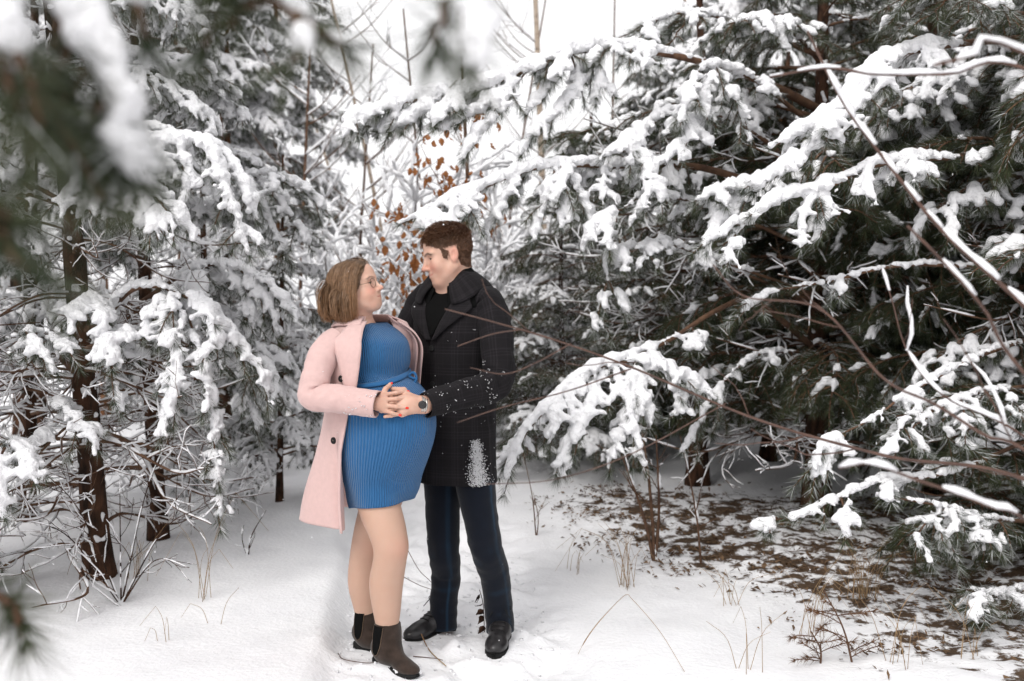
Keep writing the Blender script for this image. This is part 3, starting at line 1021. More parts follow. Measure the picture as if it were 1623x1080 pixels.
hero(pd, pdb, [(1300, 560, 6.3), (1200, 480, 5.9), (1140, 490, 5.6), (1060, 540, 5.3), (985, 570, 5.1), (920, 595, 5.0), (865, 650, 4.9), (825, 700, 4.85), (798, 785, 4.8)], [
    [(965, 575, 5.1), (945, 620, 5.0), (930, 665, 4.9), (900, 720, 4.9), (885, 760, 4.85)],
    [(950, 580, 5.1), (910, 630, 4.95), (905, 690, 4.9)],
    [(985, 570, 5.1), (1010, 620, 5.0), (985, 690, 4.95), (965, 750, 4.95)],
    [(990, 572, 5.1), (1040, 580, 5.1), (1090, 605, 5.1), (1130, 630, 5.1)],
    [(1000, 580, 5.1), (1020, 640, 5.0), (1030, 680, 5.0)],
    [(885, 630, 4.95), (880, 670, 4.9), (870, 700, 4.9)],
    [(1060, 590, 5.1), (1080, 640, 5.1), (1060, 665, 5.1)],
    [(965, 580, 5.1), (1000, 660, 4.9), (1005, 740, 4.9)]], 327, r0=.022, extra=4, ex_len=.22, stem_snow=.5, rad=.042, wide=.05, stem_rad=.032, nfrom=.6)
hero(pd, pdb, [(1300, 560, 6.3), (1210, 560, 5.8), (1160, 590, 5.5)], [[(1150, 595, 5.5), (1125, 640, 5.4), (1105, 680, 5.4), (1082, 715, 5.35)]], 328, r0=.010, extra=1, ex_len=.14, wide=.022, rad=.03)
hero(pe, peb, [(1640, 60, 5.3), (1520, 70, 5.0), (1420, 90, 4.8), (1370, 130, 4.7), (1320, 185, 4.65), (1225, 232, 4.6)], [
    [(1380, 110, 4.75), (1350, 180, 4.6), (1290, 215, 4.55)],
    [(1300, 200, 4.65), (1280, 240, 4.6), (1240, 275, 4.6), (1180, 300, 4.6)]], 330, r0=.022, extra=6, ex_len=.24, rad=.046, wide=.05, stem_rad=.048)
hero(pe, peb, [(1640, 250, 5.3), (1500, 250, 4.9), (1390, 262, 4.7), (1310, 298, 4.6), (1230, 320, 4.55), (1145, 390, 4.5)], [
    [(1300, 305, 4.6), (1275, 345, 4.55), (1270, 395, 4.5)],
    [(1210, 330, 4.55), (1165, 360, 4.5), (1110, 390, 4.5)],
    [(1310, 300, 4.6), (1310, 350, 4.55), (1290, 385, 4.55)]], 331, r0=.02, extra=7, ex_len=.24, stem_rad=.036)
hero(pd, pdb, [(1300, 330, 6.3), (1260, 270, 5.8), (1210, 280, 5.4), (1150, 310, 5.2)], [
    [(1200, 285, 5.4), (1150, 300, 5.2), (1100, 320, 5.1)], [(1180, 290, 5.4), (1150, 340, 5.2), (1120, 395, 5.1)]], 332, r0=.014, extra=6, ex_len=.25)
hero(pe, peb, [(1650, 430, 5.2), (1480, 420, 5.0), (1400, 425, 4.9), (1320, 445, 4.85), (1220, 462, 4.8)], [
    [(1235, 458, 4.8), (1195, 480, 4.75), (1165, 510, 4.7)]], 333, r0=.014, extra=2, ex_len=.16, rad=.026, wide=.03, stem_rad=.016, stem_snow=.1, nfrom=.8)
hero(pe, peb, [(1650, 530, 5.2), (1540, 570, 4.6), (1430, 630, 4.3), (1390, 660, 4.25), (1340, 685, 4.2)], [
    [(1345, 682, 4.2), (1305, 710, 4.15), (1290, 770, 4.15)], [(1335, 690, 4.2), (1312, 735, 4.15), (1310, 765, 4.15)]], 334, r0=.014, extra=1, ex_len=.14, stem_rad=.018, stem_snow=.1, nfrom=.85, wide=.03)
hero(pe, peb, [(1650, 690, 5.0), (1500, 750, 4.4), (1400, 760, 4.2), (1320, 795, 4.1), (1230, 825, 4.05)], [
    [(1300, 800, 4.1), (1265, 825, 4.05), (1245, 822, 4.05)], [(1235, 815, 4.05), (1220, 830, 4.05), (1210, 842, 4.0)],
    [(1340, 790, 4.1), (1338, 825, 4.05), (1338, 860, 4.05)]], 335, r0=.012, extra=2, ex_len=.14, stem_rad=.018, rad=.03, wide=.032, nfrom=.7)
hero(pe, peb, [(1660, 830, 4.9), (1560, 820, 4.4), (1480, 800, 4.2), (1420, 790, 4.15)], [
    [(1500, 810, 4.2), (1450, 850, 4.1), (1470, 880, 4.1)], [(1520, 815, 4.3), (1495, 850, 4.2), (1510, 890, 4.2)]], 336, r0=.012, extra=7, ex_len=.22, rad=.022, wide=.03, stem_rad=.016)
hero(pe, peb, [(1660, 610, 5.0), (1560, 620, 4.5), (1480, 650, 4.3), (1420, 660, 4.25)], [
    [(1480, 652, 4.3), (1440, 690, 4.2), (1470, 720, 4.2)], [(1540, 640, 4.4), (1500, 690, 4.3), (1560, 720, 4.3)]], 337, r0=.012, extra=9, ex_len=.22, rad=.022, wide=.03, stem_rad=.016, snow=.7)
hero(pe, peb, [(1660, 920, 4.8), (1590, 940, 4.2), (1530, 935, 4.0)], [[(1590, 940, 4.2), (1550, 950, 4.1), (1530, 960, 4.05)]], 338, r0=.010, extra=5, ex_len=.18, rad=.022, wide=.03, snow=.8)
hero(pe, peb, [(1660, 30, 5.2), (1560, 10, 4.9), (1480, -20, 4.7)], [[(1500, 0, 4.8), (1450, 40, 4.7)], [(1540, 10, 4.9), (1560, 60, 4.8)]], 339, r0=.016, extra=10, ex_len=.3, snow=.15, droop=.3)
hero(pd, pdb, [(1300, 90, 6.4), (1180, 40, 6.2), (1090, 20, 6.0), (1020, 40, 5.9)], [[(1100, 25, 6.0), (1060, 70, 5.9), (1020, 95, 5.9)], [(1040, 40, 5.9), (980, 60, 5.9)]], 340, r0=.018, extra=9, ex_len=.3, snow=.25, droop=.3)


# ------------------------------------------------------------------ people: materials
def fabric(name, col, fn, rough=.85, sheen=.15, bump=.25, bscale=350, spec=.12, bdist=.002):
    """cloth with a woven pattern driven by the mesh attribute 'uvw' (metres round the body, metres of height)"""
    m = mat(name, col, tuple(c * .94 for c in col), 60, rough=rough, spec=spec, bump=bump, bscale=bscale, bdist=bdist, sheen=sheen)
    t = m.node_tree
    a = t.nodes.new('ShaderNodeAttribute')
    a.attribute_name = 'uvw'
    sp = t.nodes.new('ShaderNodeSeparateXYZ')
    t.links.new(a.outputs['Vector'], sp.inputs[0])
    if fn:
        fn(t, sp, t.nodes['Principled BSDF'])
    return m


def mth(t, op, a, b=None, clamp=False):
    n = t.nodes.new('ShaderNodeMath')
    n.operation = op
    n.use_clamp = clamp
    for i, x in enumerate((a, b)):
        if x is None:
            continue
        if isinstance(x, (int, float)):
            n.inputs[i].default_value = x
        else:
            t.links.new(x, n.inputs[i])
    return n.outputs[0]


def _plaid(t, sp, b):
    def lines(s, big, fine):
        band = mth(t, 'GREATER_THAN', mth(t, 'SINE', mth(t, 'MULTIPLY', s, 6.2832 / big)), .25)
        ln = mth(t, 'GREATER_THAN', mth(t, 'SINE', mth(t, 'MULTIPLY', s, 6.2832 / fine)), .2)
        one = mth(t, 'GREATER_THAN', mth(t, 'SINE', mth(t, 'MULTIPLY', s, 6.2832 / (big * .5))), .975)
        return mth(t, 'ADD', mth(t, 'MULTIPLY', band, ln), mth(t, 'MULTIPLY', one, .8))
    f = mth(t, 'ADD', mth(t, 'MULTIPLY', lines(sp.outputs[0], .086, .0125), .5), mth(t, 'MULTIPLY', lines(sp.outputs[1], .086, .0125), .5))
    x = t.nodes.new('ShaderNodeMix')
    x.data_type = 'RGBA'
    t.links.new(mth(t, 'MULTIPLY', f, .20, True), x.inputs[0])
    t.links.new(t.nodes['MIX'].outputs[2], x.inputs[6])
    x.inputs[7].default_value = (.052, .045, .052, 1)
    t.links.new(x.outputs[2], b.inputs['Base Color'])


def _rib(t, sp, b):
    s = mth(t, 'SINE', mth(t, 'MULTIPLY', sp.outputs[0], 6.2832 / .0105))
    f = mth(t, 'MULTIPLY_ADD', s, .5)
    f.node.inputs[2].default_value = .5
    bp = t.nodes['BUMP']
    b2 = t.nodes.new('ShaderNodeBump')
    b2.inputs['Strength'].default_value = 1.0
    b2.inputs['Distance'].default_value = .004
    t.links.new(f, b2.inputs['Height'])
    t.links.new(bp.outputs[0], b2.inputs['Normal'])
    t.links.new(b2.outputs[0], b.inputs['Normal'])


COAT_BLACK = fabric('black_plaid_wool', (.0105, .0095, .0105), _plaid, rough=.9, sheen=.02, bump=.5, bscale=260)
COAT_PINK = fabric('pink_wool', (.62, .43, .405), None, rough=.95, sheen=.25, bump=.35, bscale=300)
DRESS = fabric('blue_ribbed_knit', (.026, .122, .290), _rib, rough=.8, sheen=.2, bump=.3, bscale=420)
KNIT = fabric('blue_knit_belt', (.024, .112, .265), None, rough=.8)
DENIM = fabric('dark_denim', (.0040, .0060, .0115), None, rough=.85, bump=.5, bscale=500)
attr_mix(DENIM, 'seam', (.012, .036, .066))
SKIN = mat('skin', (.61, .39, .30), (.55, .315, .235), 22, rough=.5, spec=.3, bump=.08, bscale=240, bdist=.002, sss=.12)
for nm_, cl_ in (('blush', (.60, .25, .19)), ('lip', (.47, .135, .12)), ('brow', (.055, .032, .022)), ('scalp', (.10, .058, .036)), ('tights', (.52, .335, .25)), ('knee', (.56, .24, .18))):
    attr_mix(SKIN, nm_, cl_)
LASH = mat('dark_lashes', (.018, .011, .008), rough=.7)
LID = mat('eyelid_skin', (.50, .29, .215), rough=.5)
HAIR_M = mat('chestnut_hair', (.085, .040, .022), (.15, .075, .042), 60, rough=.45, spec=.35)
HAIR_W = mat('ash_brown_hair', (.115, .064, .034), (.215, .128, .070), 90, rough=.42, spec=.4)
attr_mix(HAIR_W, 'tipcol', (.30, .145, .062))
NAIL = mat('red_nail', (.75, .045, .025), rough=.25, spec=.5)
BLACK = mat('black_leather', (.012, .011, .012), (.025, .023, .024), 40, rough=.35, spec=.45, bump=.2, bscale=90, bdist=.003)
RUBBER = mat('black_rubber', (.010, .010, .010), rough=.8)
SUEDE = mat('brown_suede', (.050, .034, .027), (.026, .018, .014), 25, rough=.9, spec=.1, sheen=.2, bump=.4, bscale=300, bdist=.002)
ELASTIC = mat('black_elastic', (.006, .006, .006), rough=.95, spec=.05)
STITCH = mat('tan_stitch', (.16, .11, .075), rough=.8)
SHIRT = mat('checked_shirt', (.42, .36, .45), (.2, .15, .24), 150, rough=.8)
GOLD = mat('gold_wire', (.16, .11, .07), rough=.3, spec=.5)
GOLD.node_tree.nodes['Principled BSDF'].inputs['Metallic'].default_value = .8
STEEL = mat('watch_steel', (.55, .53, .5), rough=.25)
STEEL.node_tree.nodes['Principled BSDF'].inputs['Metallic'].default_value = .9
EYEW = mat('eye_white', (.62, .58, .55), rough=.2, spec=.5)
attr_mix(EYEW, 'iris', (.05, .035, .022))
LENS = bpy.data.materials.new('lens_glass')
LENS.use_nodes = True
_t = LENS.node_tree
_t.nodes.clear()
_o, _a, _g, _x = (_t.nodes.new(k) for k in ('ShaderNodeOutputMaterial', 'ShaderNodeBsdfTransparent', 'ShaderNodeBsdfGlossy', 'ShaderNodeMixShader'))
_g.inputs['Roughness'].default_value = .02
_x.inputs[0].default_value = .06
_t.links.new(_a.outputs[0], _x.inputs[1])
_t.links.new(_g.outputs[0], _x.inputs[2])
_t.links.new(_x.outputs[0], _o.inputs['Surface'])
Z3 = V3(0, 0, 1)


# ------------------------------------------------------------------ lofted clothing
class Loft:
    """rings of a body-shaped surface: keys rows are z, forward shift, left shift, half width, front depth, back depth"""
    def __init__(s, O, f, keys, ex=2.25):
        s.O = np.asarray(O, float)
        s.f = unit(f)
        s.l = np.cross(Z3, s.f)
        k = np.array(keys, float)
        s.k = spline(k, 120) if len(k) > 2 else k
        s.ex = ex

    def at(s, th, z, off=0.0):
        th, z = np.broadcast_arrays(np.asarray(th, float), np.asarray(z, float))
        g = [np.interp(z, s.k[:, 0], s.k[:, j]) for j in range(1, 6)]
        c, sn = np.cos(th), np.sin(th)
        q = (np.abs(c) ** s.ex + np.abs(sn) ** s.ex) ** (-1 / s.ex)
        dep = np.where(c > 0, g[3], g[4])
        fx = g[0] + (dep + off) * c * q
        lx = g[1] + (g[2] + off) * sn * q
        return s.O + fx[..., None] * s.f + lx[..., None] * s.l + z[..., None] * Z3

    def sheet(s, th, z, disp=None, rad=.2):
        v = s.at(th, z, 0.0 if disp is None else disp)
        uv = np.stack([th * rad, z, np.zeros_like(z)], -1)
        return v, uv


def sheet_mesh(name, v, uv, material, base, wrap=False, thick=0.0, flip=False):
    m, n = v.shape[:2]
    q = grid_quads(m, n, wrap)
    if flip:
        q = q[:, ::-1]
    me = mk_mesh(name, v.reshape(-1, 3) - base, np.zeros((0, 3)), q, material)
    vattr(me, 'uvw', uv.reshape(-1, 3))
    return me


def solid(o, t, off=-1):
    md = o.modifiers.new('thickness', 'SOLIDIFY')
    md.thickness = t
    md.offset = off
    return o


def side_ang(dirv, t, sd):
    c = unit(sd[None] - t * (t @ sd)[:, None])
    return np.arccos(np.clip((dirv * c[:, None]).sum(-1), -1, 1))


def sleeve_mesh(name, pts, rad, material, base, n=40, m=70, wr=.006, seed=0, flat=None, seam=None, rscale=1.0):
    p = spline(pts, m)
    r = np.interp(np.linspace(0, 1, m), np.linspace(0, 1, len(rad)), rad)
    t, a, b = frames(p)
    th = np.linspace(0, 2 * np.pi, n, endpoint=False)
    s = np.r_[0, np.cumsum(np.linalg.norm(np.diff(p, axis=0), axis=1))]
    S, T = np.meshgrid(s, th, indexing='ij')
    bend = np.r_[0, np.linalg.norm(np.diff(t, axis=0), axis=1)]
    bend = np.convolve(bend, np.ones(9) / 9, 'same') * m / 6
    amp = wr * (.5 + np.clip(bend, 0, 2.2))[:, None]
    dr = amp * (.7 * noise(S * 38 + .6 * np.sin(T + seed), np.cos(T) * 1.2, np.sin(T) * 1.2 + seed) + .5 * noise(S * 16, np.cos(T) * 1.5 + 3, np.sin(T) * 1.5 + seed))
    R = r[:, None] * (1 + 0 * T) + dr
    v = p[:, None] + R[..., None] * (np.cos(T)[..., None] * a[:, None] + np.sin(T)[..., None] * b[:, None])
    uv = np.stack([T * r.mean(), S, 0 * S], -1)
    me = sheet_mesh(name, v, uv, material, base, True)
    if seam is not None:
        sd = unit(seam)
        dirv = np.cos(T)[..., None] * a[:, None] + np.sin(T)[..., None] * b[:, None]
        d = dirv @ sd
        ang = side_ang(dirv, t, sd)
        val = .8 * np.exp(-(ang / .07) ** 2) + .22 * sstep(.35, .9, noise(S * 30, T * 1.5, 4.0)) * sstep(.3, .8, S / S.max()) + .35 * sstep(.985, 1, S / S.max())
        fattr(me, 'seam', np.clip(val, 0, 1).reshape(-1))
    return me


# ------------------------------------------------------------------ head
def head_frame(fwd_yaw, pitch, roll=0.0):
    f0 = unit(V3(fwd_yaw[0], fwd_yaw[1], 0))
    l = np.cross(Z3, f0)
    f = f0 * math.cos(pitch) + Z3 * math.sin(pitch)
    u = np.cross(f, l)
    l2 = l * math.cos(roll) + u * math.sin(roll)
    u2 = np.cross(f, l2)
    return np.stack([f, l2, u2], 1)


LIP_U = ((.0955, 0, -.0618), (.0915, .015, -.0622), (.0830, .027, -.0595))
LIP_D = ((.0935, 0, -.0716), (.0895, .014, -.0702), (.0830, .026, -.0615))


def add_head(F, o, R, k, female):
    W = lambda x, y, z: o + R @ (k * V3(x, y, z))

    def E(c, r, kk=.012, sub=False, rot=None):
        F.ell(W(*c), np.array(r) * k, R if rot is None else R @ rot, kk, sub)

    def C(a, b, ra, rb, kk=.01, sub=False):
        F.cone(W(*a), W(*b), ra * k, rb * k, kk, sub)
    E((-.014, 0, .036 if female else .038), (.096, .075, .082 if female else .084))
    E((.018, 0, .045), (.074, .068, .066), .03)
    E((.034, 0, -.030), (.058, .060, .078), .03)
    if female:
        E((.038, 0, -.058), (.047, .052, .046), .03)
        E((.068, 0, -.094), (.024, .026, .020), .025)
        for s in (-1, 1):
            C((.004, s * .050, -.050), (.060, s * .018, -.094), .022, .018, .03)
            E((.058, s * .036, -.042), (.026, .026, .026), .025)
    else:
        E((.040, 0, -.062), (.048, .052, .045), .025)
        E((.070, 0, -.098), (.022, .027, .019), .02)
        for s in (-1, 1):
            C((-.002, s * .054, -.050), (.062, s * .020, -.100), .020, .016, .025)
            E((.060, s * .040, -.028), (.024, .022, .022), .025)
    br = .010 if female else .0125
    for s in (-1, 1):
        C((.086, s * .010, .020), (.074, s * .046, .022), br, br * .9, .016)
        E((.100, s * .033, .000), (.016, .020, .0125), .018, True)
        E((.066, s * .032, .001), (.0155, .0165, .0135), .006)
        E((.058, s * .032, -.012), (.020, .022, .010), .018)
    # nose
    if female:
        C((.087, 0, .012), (.110, 0, -.024), .0080, .0080, .010)
        E((.1145, 0, -.029), (.0115, .0115, .0100), .008)
        for s in (-1, 1):
            E((.098, s * .0115, -.036), (.0095, .0075, .0075), .007)
    else:
        C((.089, 0, .014), (.109, 0, -.026), .0090, .0095, .012)
        E((.113, 0, -.033), (.0125, .0125, .0105), .008)
        for s in (-1, 1):
            E((.099, s * .0125, -.037), (.0105, .0085, .0080), .007)
    # mouth
    E((.073, 0, -.066), (.020, .027, .020), .02)
    for s in (-1, 1):
        for pl, rr in ((LIP_U, (.0042, .0036, .0018)), (LIP_D, (.0050, .0042, .0018))):
            for i in (0, 1):
                C((pl[i][0], s * pl[i][1], pl[i][2]), (pl[i + 1][0], s * pl[i + 1][1], pl[i + 1][2]), rr[i], rr[i + 1], .006)
    for s in (-1, 1):
        C((.1000, 0, -.0668), (.0958, s * .015, -.0662), .0016, .0016, .003, True)
        C((.0958, s * .015, -.0662), (.0868, s * .0300, -.0590), .0016, .0018, .003, True)
    # ears
    tilt = np.array([[math.cos(.25), 0, -math.sin(.25)], [0, 1, 0], [math.sin(.25), 0, math.cos(.25)]])
    for s in (-1, 1):
        E((-.010, s * .0765, -.004), (.0185, .0085, .031), .006, rot=tilt)
        E((-.004, s * .0690, -.030), (.010, .008, .011), .008)
        E((-.004, s * .0870, -.001), (.0115, .0105, .021), .003, True, tilt)
    return W


def skin_attrs(me, v, o, R, k, female):
    q = ((v - o) @ R) / k

    def el(c, r):
        d = (q - V3(*c)) / V3(*r)
        return np.exp(-((d ** 2).sum(1)) ** 1.5)
    qa = q * V3(1, 0, 1) + np.abs(q) * V3(0, 1, 0)
    dl = np.full(len(q), 1.0)
    for pl in (LIP_U, LIP_D):
        for i in (0, 1):
            a_, b_ = V3(*pl[i]), V3(*pl[i + 1])
            tt_ = np.clip(((qa - a_) @ (b_ - a_)) / ((b_ - a_) @ (b_ - a_)), 0, 1)
            dl = np.minimum(dl, np.linalg.norm(qa - a_ - tt_[:, None] * (b_ - a_), axis=1))
    lip = np.exp(-(dl / .0062) ** 4)
    blush = np.zeros(len(v))
    for s in (-1, 1):
        blush = np.maximum(blush, .62 * el((.080, s * .040, -.034), (.03, .026, .024)))
        blush = np.maximum(blush, .5 * el((-.010, s * .085, -.004), (.03, .016, .038)))
    blush = np.maximum(blush, .5 * el((.115, 0, -.032), (.016, .02, .014)))
    brow = np.zeros(len(v))
    for s in (-1, 1):
        for y, z in ((.014, .0195), (.022, .0225), (.030, .0245), (.038, .0250), (.046, .0225), (.053, .0185)):
            brow = np.maximum(brow, (.75 if female else 1.0) * el((.086, s * y, z + (.003 if female else 0)), (.03, .0062, .0036 if female else .0048)))
    fattr(me, 'lip', lip * (1.0 if female else .7))
    fattr(me, 'blush', blush)
    fattr(me, 'brow', brow)
    return q


def eye_meshes(parent, base, F, W, R, k, gaze, openh, lash):
    """almond eyes set into the face, lash line above, gaze as (left, up) shift of the iris"""
    for s in (-1, 1):
        c = F.march(W(.12, s * .032, .001), -R[:, 0], .08)
        c = c - R[:, 0] * .0042 * k
        th, ph = np.linspace(.01, np.pi - .01, 17), np.linspace(0, 2 * np.pi, 28, endpoint=False)
        T, H = np.meshgrid(th, ph, indexing='ij')
        d = np.stack([np.sin(T) * np.cos(H), np.sin(T) * np.sin(H), np.cos(T)], -1).reshape(-1, 3)
        loc = d * V3(.0068, .0145, openh) * k
        out = -s * 0 + s
        v = c + (loc + V3(-1, 0, 0) * (np.abs(loc[:, 1:2]) / (.0145 * k)) ** 2 * .0030 * V3(1, 0, 0)) @ R.T
        g = Geo()
        g.add(v, None, grid_quads(17, 28, True))
        me = g.mesh('eye', EYEW, off=base)
        rr = np.hypot(loc[:, 1] / k - gaze[0], loc[:, 2] / k - gaze[1])
        fattr(me, 'iris', (1 - sstep(.0058, .0070, rr)) * (loc[:, 0] > 0))
        e = obj('eye', me, parent)
        g = Geo()
        a = np.linspace(-1, 1, 11)
        top = np.stack([.0062 - .0050 * a * a, s * .0152 * a, openh * np.sqrt(np.clip(1.02 - a * a, 0, 1)) + .0004 - .0012 * (a > 0) * a], 1) * k
        tube(g, c + top @ R.T, np.interp(np.abs(a), [0, 1], [.0016, .0007]) * k * lash, 6)
        obj('eyelash', g.mesh('eyelash', LASH, off=base), e)
        g = Geo()
        lid = np.stack([.0072 - .0050 * a * a, s * .0158 * a, openh * np.sqrt(np.clip(1.02 - a * a, 0, 1)) + .0034 - .0014 * a * a], 1) * k
        tube(g, c + lid @ R.T, np.interp(np.abs(a), [0, 1], [.0026, .0014]) * k, 6)
        obj('eyelid', g.mesh('eyelid', LID, off=base), e)


def ribbons(P_, wid, seed, nrm=None):
    """P_: (strands, points, 3) -> thin ribbons"""
    r = np.random.default_rng(seed)
    n, m = P_.shape[:2]
    t = np.gradient(P_, axis=1)
    s = unit(np.cross(t, r.standard_normal((n, 1, 3)) + 0 * t))
    if nrm is not None:
        s = unit(np.cross(t, nrm + .35 * r.standard_normal((n, 1, 3))))
    w = wid * (1 - np.linspace(0, 1, m) ** 3 * .85)[None, :, None] * .5
    v = np.stack([P_ - s * w, P_ + s * w], 2).reshape(-1, 3)
    i = (np.arange(n)[:, None] * m + np.arange(m - 1)[None]).reshape(-1) * 2
    return v, np.stack([i, i + 1, i + 3, i + 2], 1)


def finger(F, pts, r0, r1, k=.004):
    pts = [np.asarray(p, float) for p in pts]
    rr = np.linspace(r0, r1, len(pts))
    for i in range(len(pts) - 1):
        F.cone(pts[i], pts[i + 1], rr[i], rr[i + 1], k)


def nail(parent, base, c, d, n, material, L=.011, w=.0062):
    d, n = unit(d), unit(n)
    sd = np.cross(d, n)
    g = Geo()
    U, V = np.meshgrid(np.linspace(-1, 1, 7), np.linspace(-1, 1, 5), indexing='ij')
    rr = np.sqrt(np.clip(1 - .55 * V ** 4, .2, 1))
    v = c + (U * L * .5)[..., None] * d + (V * w * .5 * np.clip(1.05 - .35 * np.abs(U) ** 3, 0, 1))[..., None] * sd + (.0016 * (1 - V ** 2) - .0006)[..., None] * n
    g.add(v.reshape(-1, 3), None, grid_quads(7, 5))
    return solid(obj('fingernail', g.mesh('fingernail', material, off=base), parent), .001, 0)


def disc_button(parent, base, c, n, r, material):
    n = unit(n)
    a = unit(np.cross(n, Z3))
    b = np.cross(n, a)
    g = Geo()
    th = np.linspace(0, 2 * np.pi, 18, endpoint=False)
    rings = [(r, -.002), (r, .002), (r * .88, .0042), (r * .6, .0034), (r * .1, .0030)]
    v = np.array([[c + q * (math.cos(x) * a + math.sin(x) * b) + h * n for x in th] for q, h in rings])
    g.add(v.reshape(-1, 3), None, grid_quads(len(rings), 18, True))
    return obj('button', g.mesh('button', material, off=base), parent)


def strip(name, parent, base, edge_a, edge_b, material, n=8, thick=.004, bulge=0.0, nrm=None, uvs=1.0):
    """curved cloth strip spanned between two edges"""
    A, B = np.asarray(edge_a), np.asarray(edge_b)
    w = np.linspace(0, 1, n)[None, :, None]
    v = A[:, None] * (1 - w) + B[:, None] * w
    if nrm is not None:
        v = v + np.asarray(nrm)[:, None] * (bulge * np.sin(np.pi * w))
    uv = np.stack([w[..., 0] * np.linalg.norm(B - A, axis=1)[:, None] * uvs, np.linspace(0, 1, len(A))[:, None] * .3 + 0 * w[..., 0], 0 * v[..., 0]], -1)
    return solid(obj(name, sheet_mesh(name, v, uv, material, base), parent), thick, 0)


# ------------------------------------------------------------------ the woman
OW, FW = V3(-.53, 3.96, 0), unit(V3(.77, -.64, 0))
LW = np.cross(Z3, FW)
GW = gz(-.48, 3.9)
BW = V3(-.50, 3.92, GW)
woman = thing('person', BW, 'person in an open pink coat over a blue ribbed dress with both hands on the belly, wearing glasses', 'person')
woman['label'] = 'person in an open pink coat, blue ribbed dress and glasses, hand resting on the belly'
dress_l = Loft(OW, FW, [
    (.625, .0, 0, .146, .146, .100), (.66, .0, 0, .150, .156, .104), (.73, .0, 0, .164, .168, .116), (.80, -.002, 0, .173, .206, .122), (.88, -.005, 0, .177, .248, .118),
    (.95, -.010, 0, .178, .272, .114), (1.01, -.014, 0, .174, .270, .110), (1.06, -.020, 0, .166, .242, .105), (1.105, -.028, 0, .155, .190, .100), (1.145, -.036, 0, .148, .144, .100),
    (1.19, -.042, 0, .148, .148, .100), (1.235, -.048, 0, .148, .152, .100), (1.275, -.054, 0, .148, .146, .098), (1.315, -.066, 0, .128, .108, .088), (1.345, -.078, 0, .090, .080, .074)], 2.1)


def on_dress(px, py, lift=0.0):
    """point on the front of the dress seen at a pixel, lifted towards the camera"""
    for d in np.arange(3.5, 4.1, .002):
        p = P(px, py, d)
        q = p - OW
        z = q[2]
        g = [np.interp(z, dress_l.k[:, 0], dress_l.k[:, j]) for j in range(1, 6)]
        a, b = (q @ FW - g[0]), (q @ LW - g[1])
        if abs(a / (g[3] if a > 0 else g[4])) ** 2.1 + abs(b / g[2]) ** 2.1 < 1:
            c = unit(V3(0, 0, CAM_H) - p)
            return p + c * lift
    return P(px, py, 3.8)


RW = head_frame((.965, -.26), math.radians(13), math.radians(3))
HOW, KW = V3(-.613, 3.935, 1.4865), .87
FwB = Field((-.92, 3.56, -.02), (-.27, 4.36, 1.66), .0036)
WW = add_head(FwB, HOW, RW, KW, True)
neck0 = V3(-.612, 3.985, 1.30)
FwB.cone(HOW + RW @ (KW * V3(-.022, 0, -.045)), neck0 + V3(.0, 0, .02), .049, .052, .03)
FwB.cone(WW(.002, 0, -.068), neck0 + FW * .012 + V3(0, 0, .02), .032, .046, .03)
chest = neck0 - V3(0, 0, .05)
shR, shL = V3(-.712, 3.862, 1.272), V3(-.470, 4.098, 1.285)
FwB.cone(neck0 + FW * .02, chest + FW * .05, .060, .062, .03)
FwB.cone(neck0, shR + V3(.04, .04, -.006), .042, .034, .03)
FwB.cone(neck0, shL - V3(.03, .03, -.005), .042, .040, .03)
FwB.cone(chest, OW + V3(0, 0, .80), .085, .090, .04)
FwB.cone(OW + V3(0, 0, .80) - LW * .06, OW + V3(0, 0, .80) + LW * .06, .085, .085, .04)
elR, wrR = P(500, 622, 3.80), on_dress(600, 641, .040)
FwB.cone(shR + V3(.012, .012, -.012), elR, .034, .034, .02)
FwB.cone(elR, wrR, .034, .024, .02)
elL, wrL = V3(-.47, 4.19, 1.06), V3(-.44, 4.07, .98)
FwB.cone(shL, elL, .040, .034, .02)
FwB.cone(elL, wrL, .032, .022, .02)
FwB.cone(wrL, wrL + V3(.03, -.05, -.01), .022, .016, .01)
# right hand of the woman: back of hand, four fingers laid over the man's hand, thumb up
kn = [on_dress(611, 626, .036), on_dress(611, 634, .038), on_dress(611, 643, .038), on_dress(610, 651, .034)]
for q in kn:
    FwB.cone(wrR, q, .018, .011, .012)
tips_w = []
for k_, (a, b, rr) in enumerate((((628, 623), (645, 621), .0084), ((628, 632.5), (648, 631), .0086), ((628, 645), (644, 647), .0084), ((622, 655), (633, 658), .0076))):
    m_, t_ = on_dress(*a, .042), on_dress(*b, .032)
    finger(FwB, [kn[k_], m_, t_], rr * 1.08, rr * .82)
    tips_w.append((m_, t_, rr))
th_ = [on_dress(604, 630, .042), on_dress(611, 617, .040), on_dress(619, 609.5, .030)]
finger(FwB, th_, .0115, .0085)
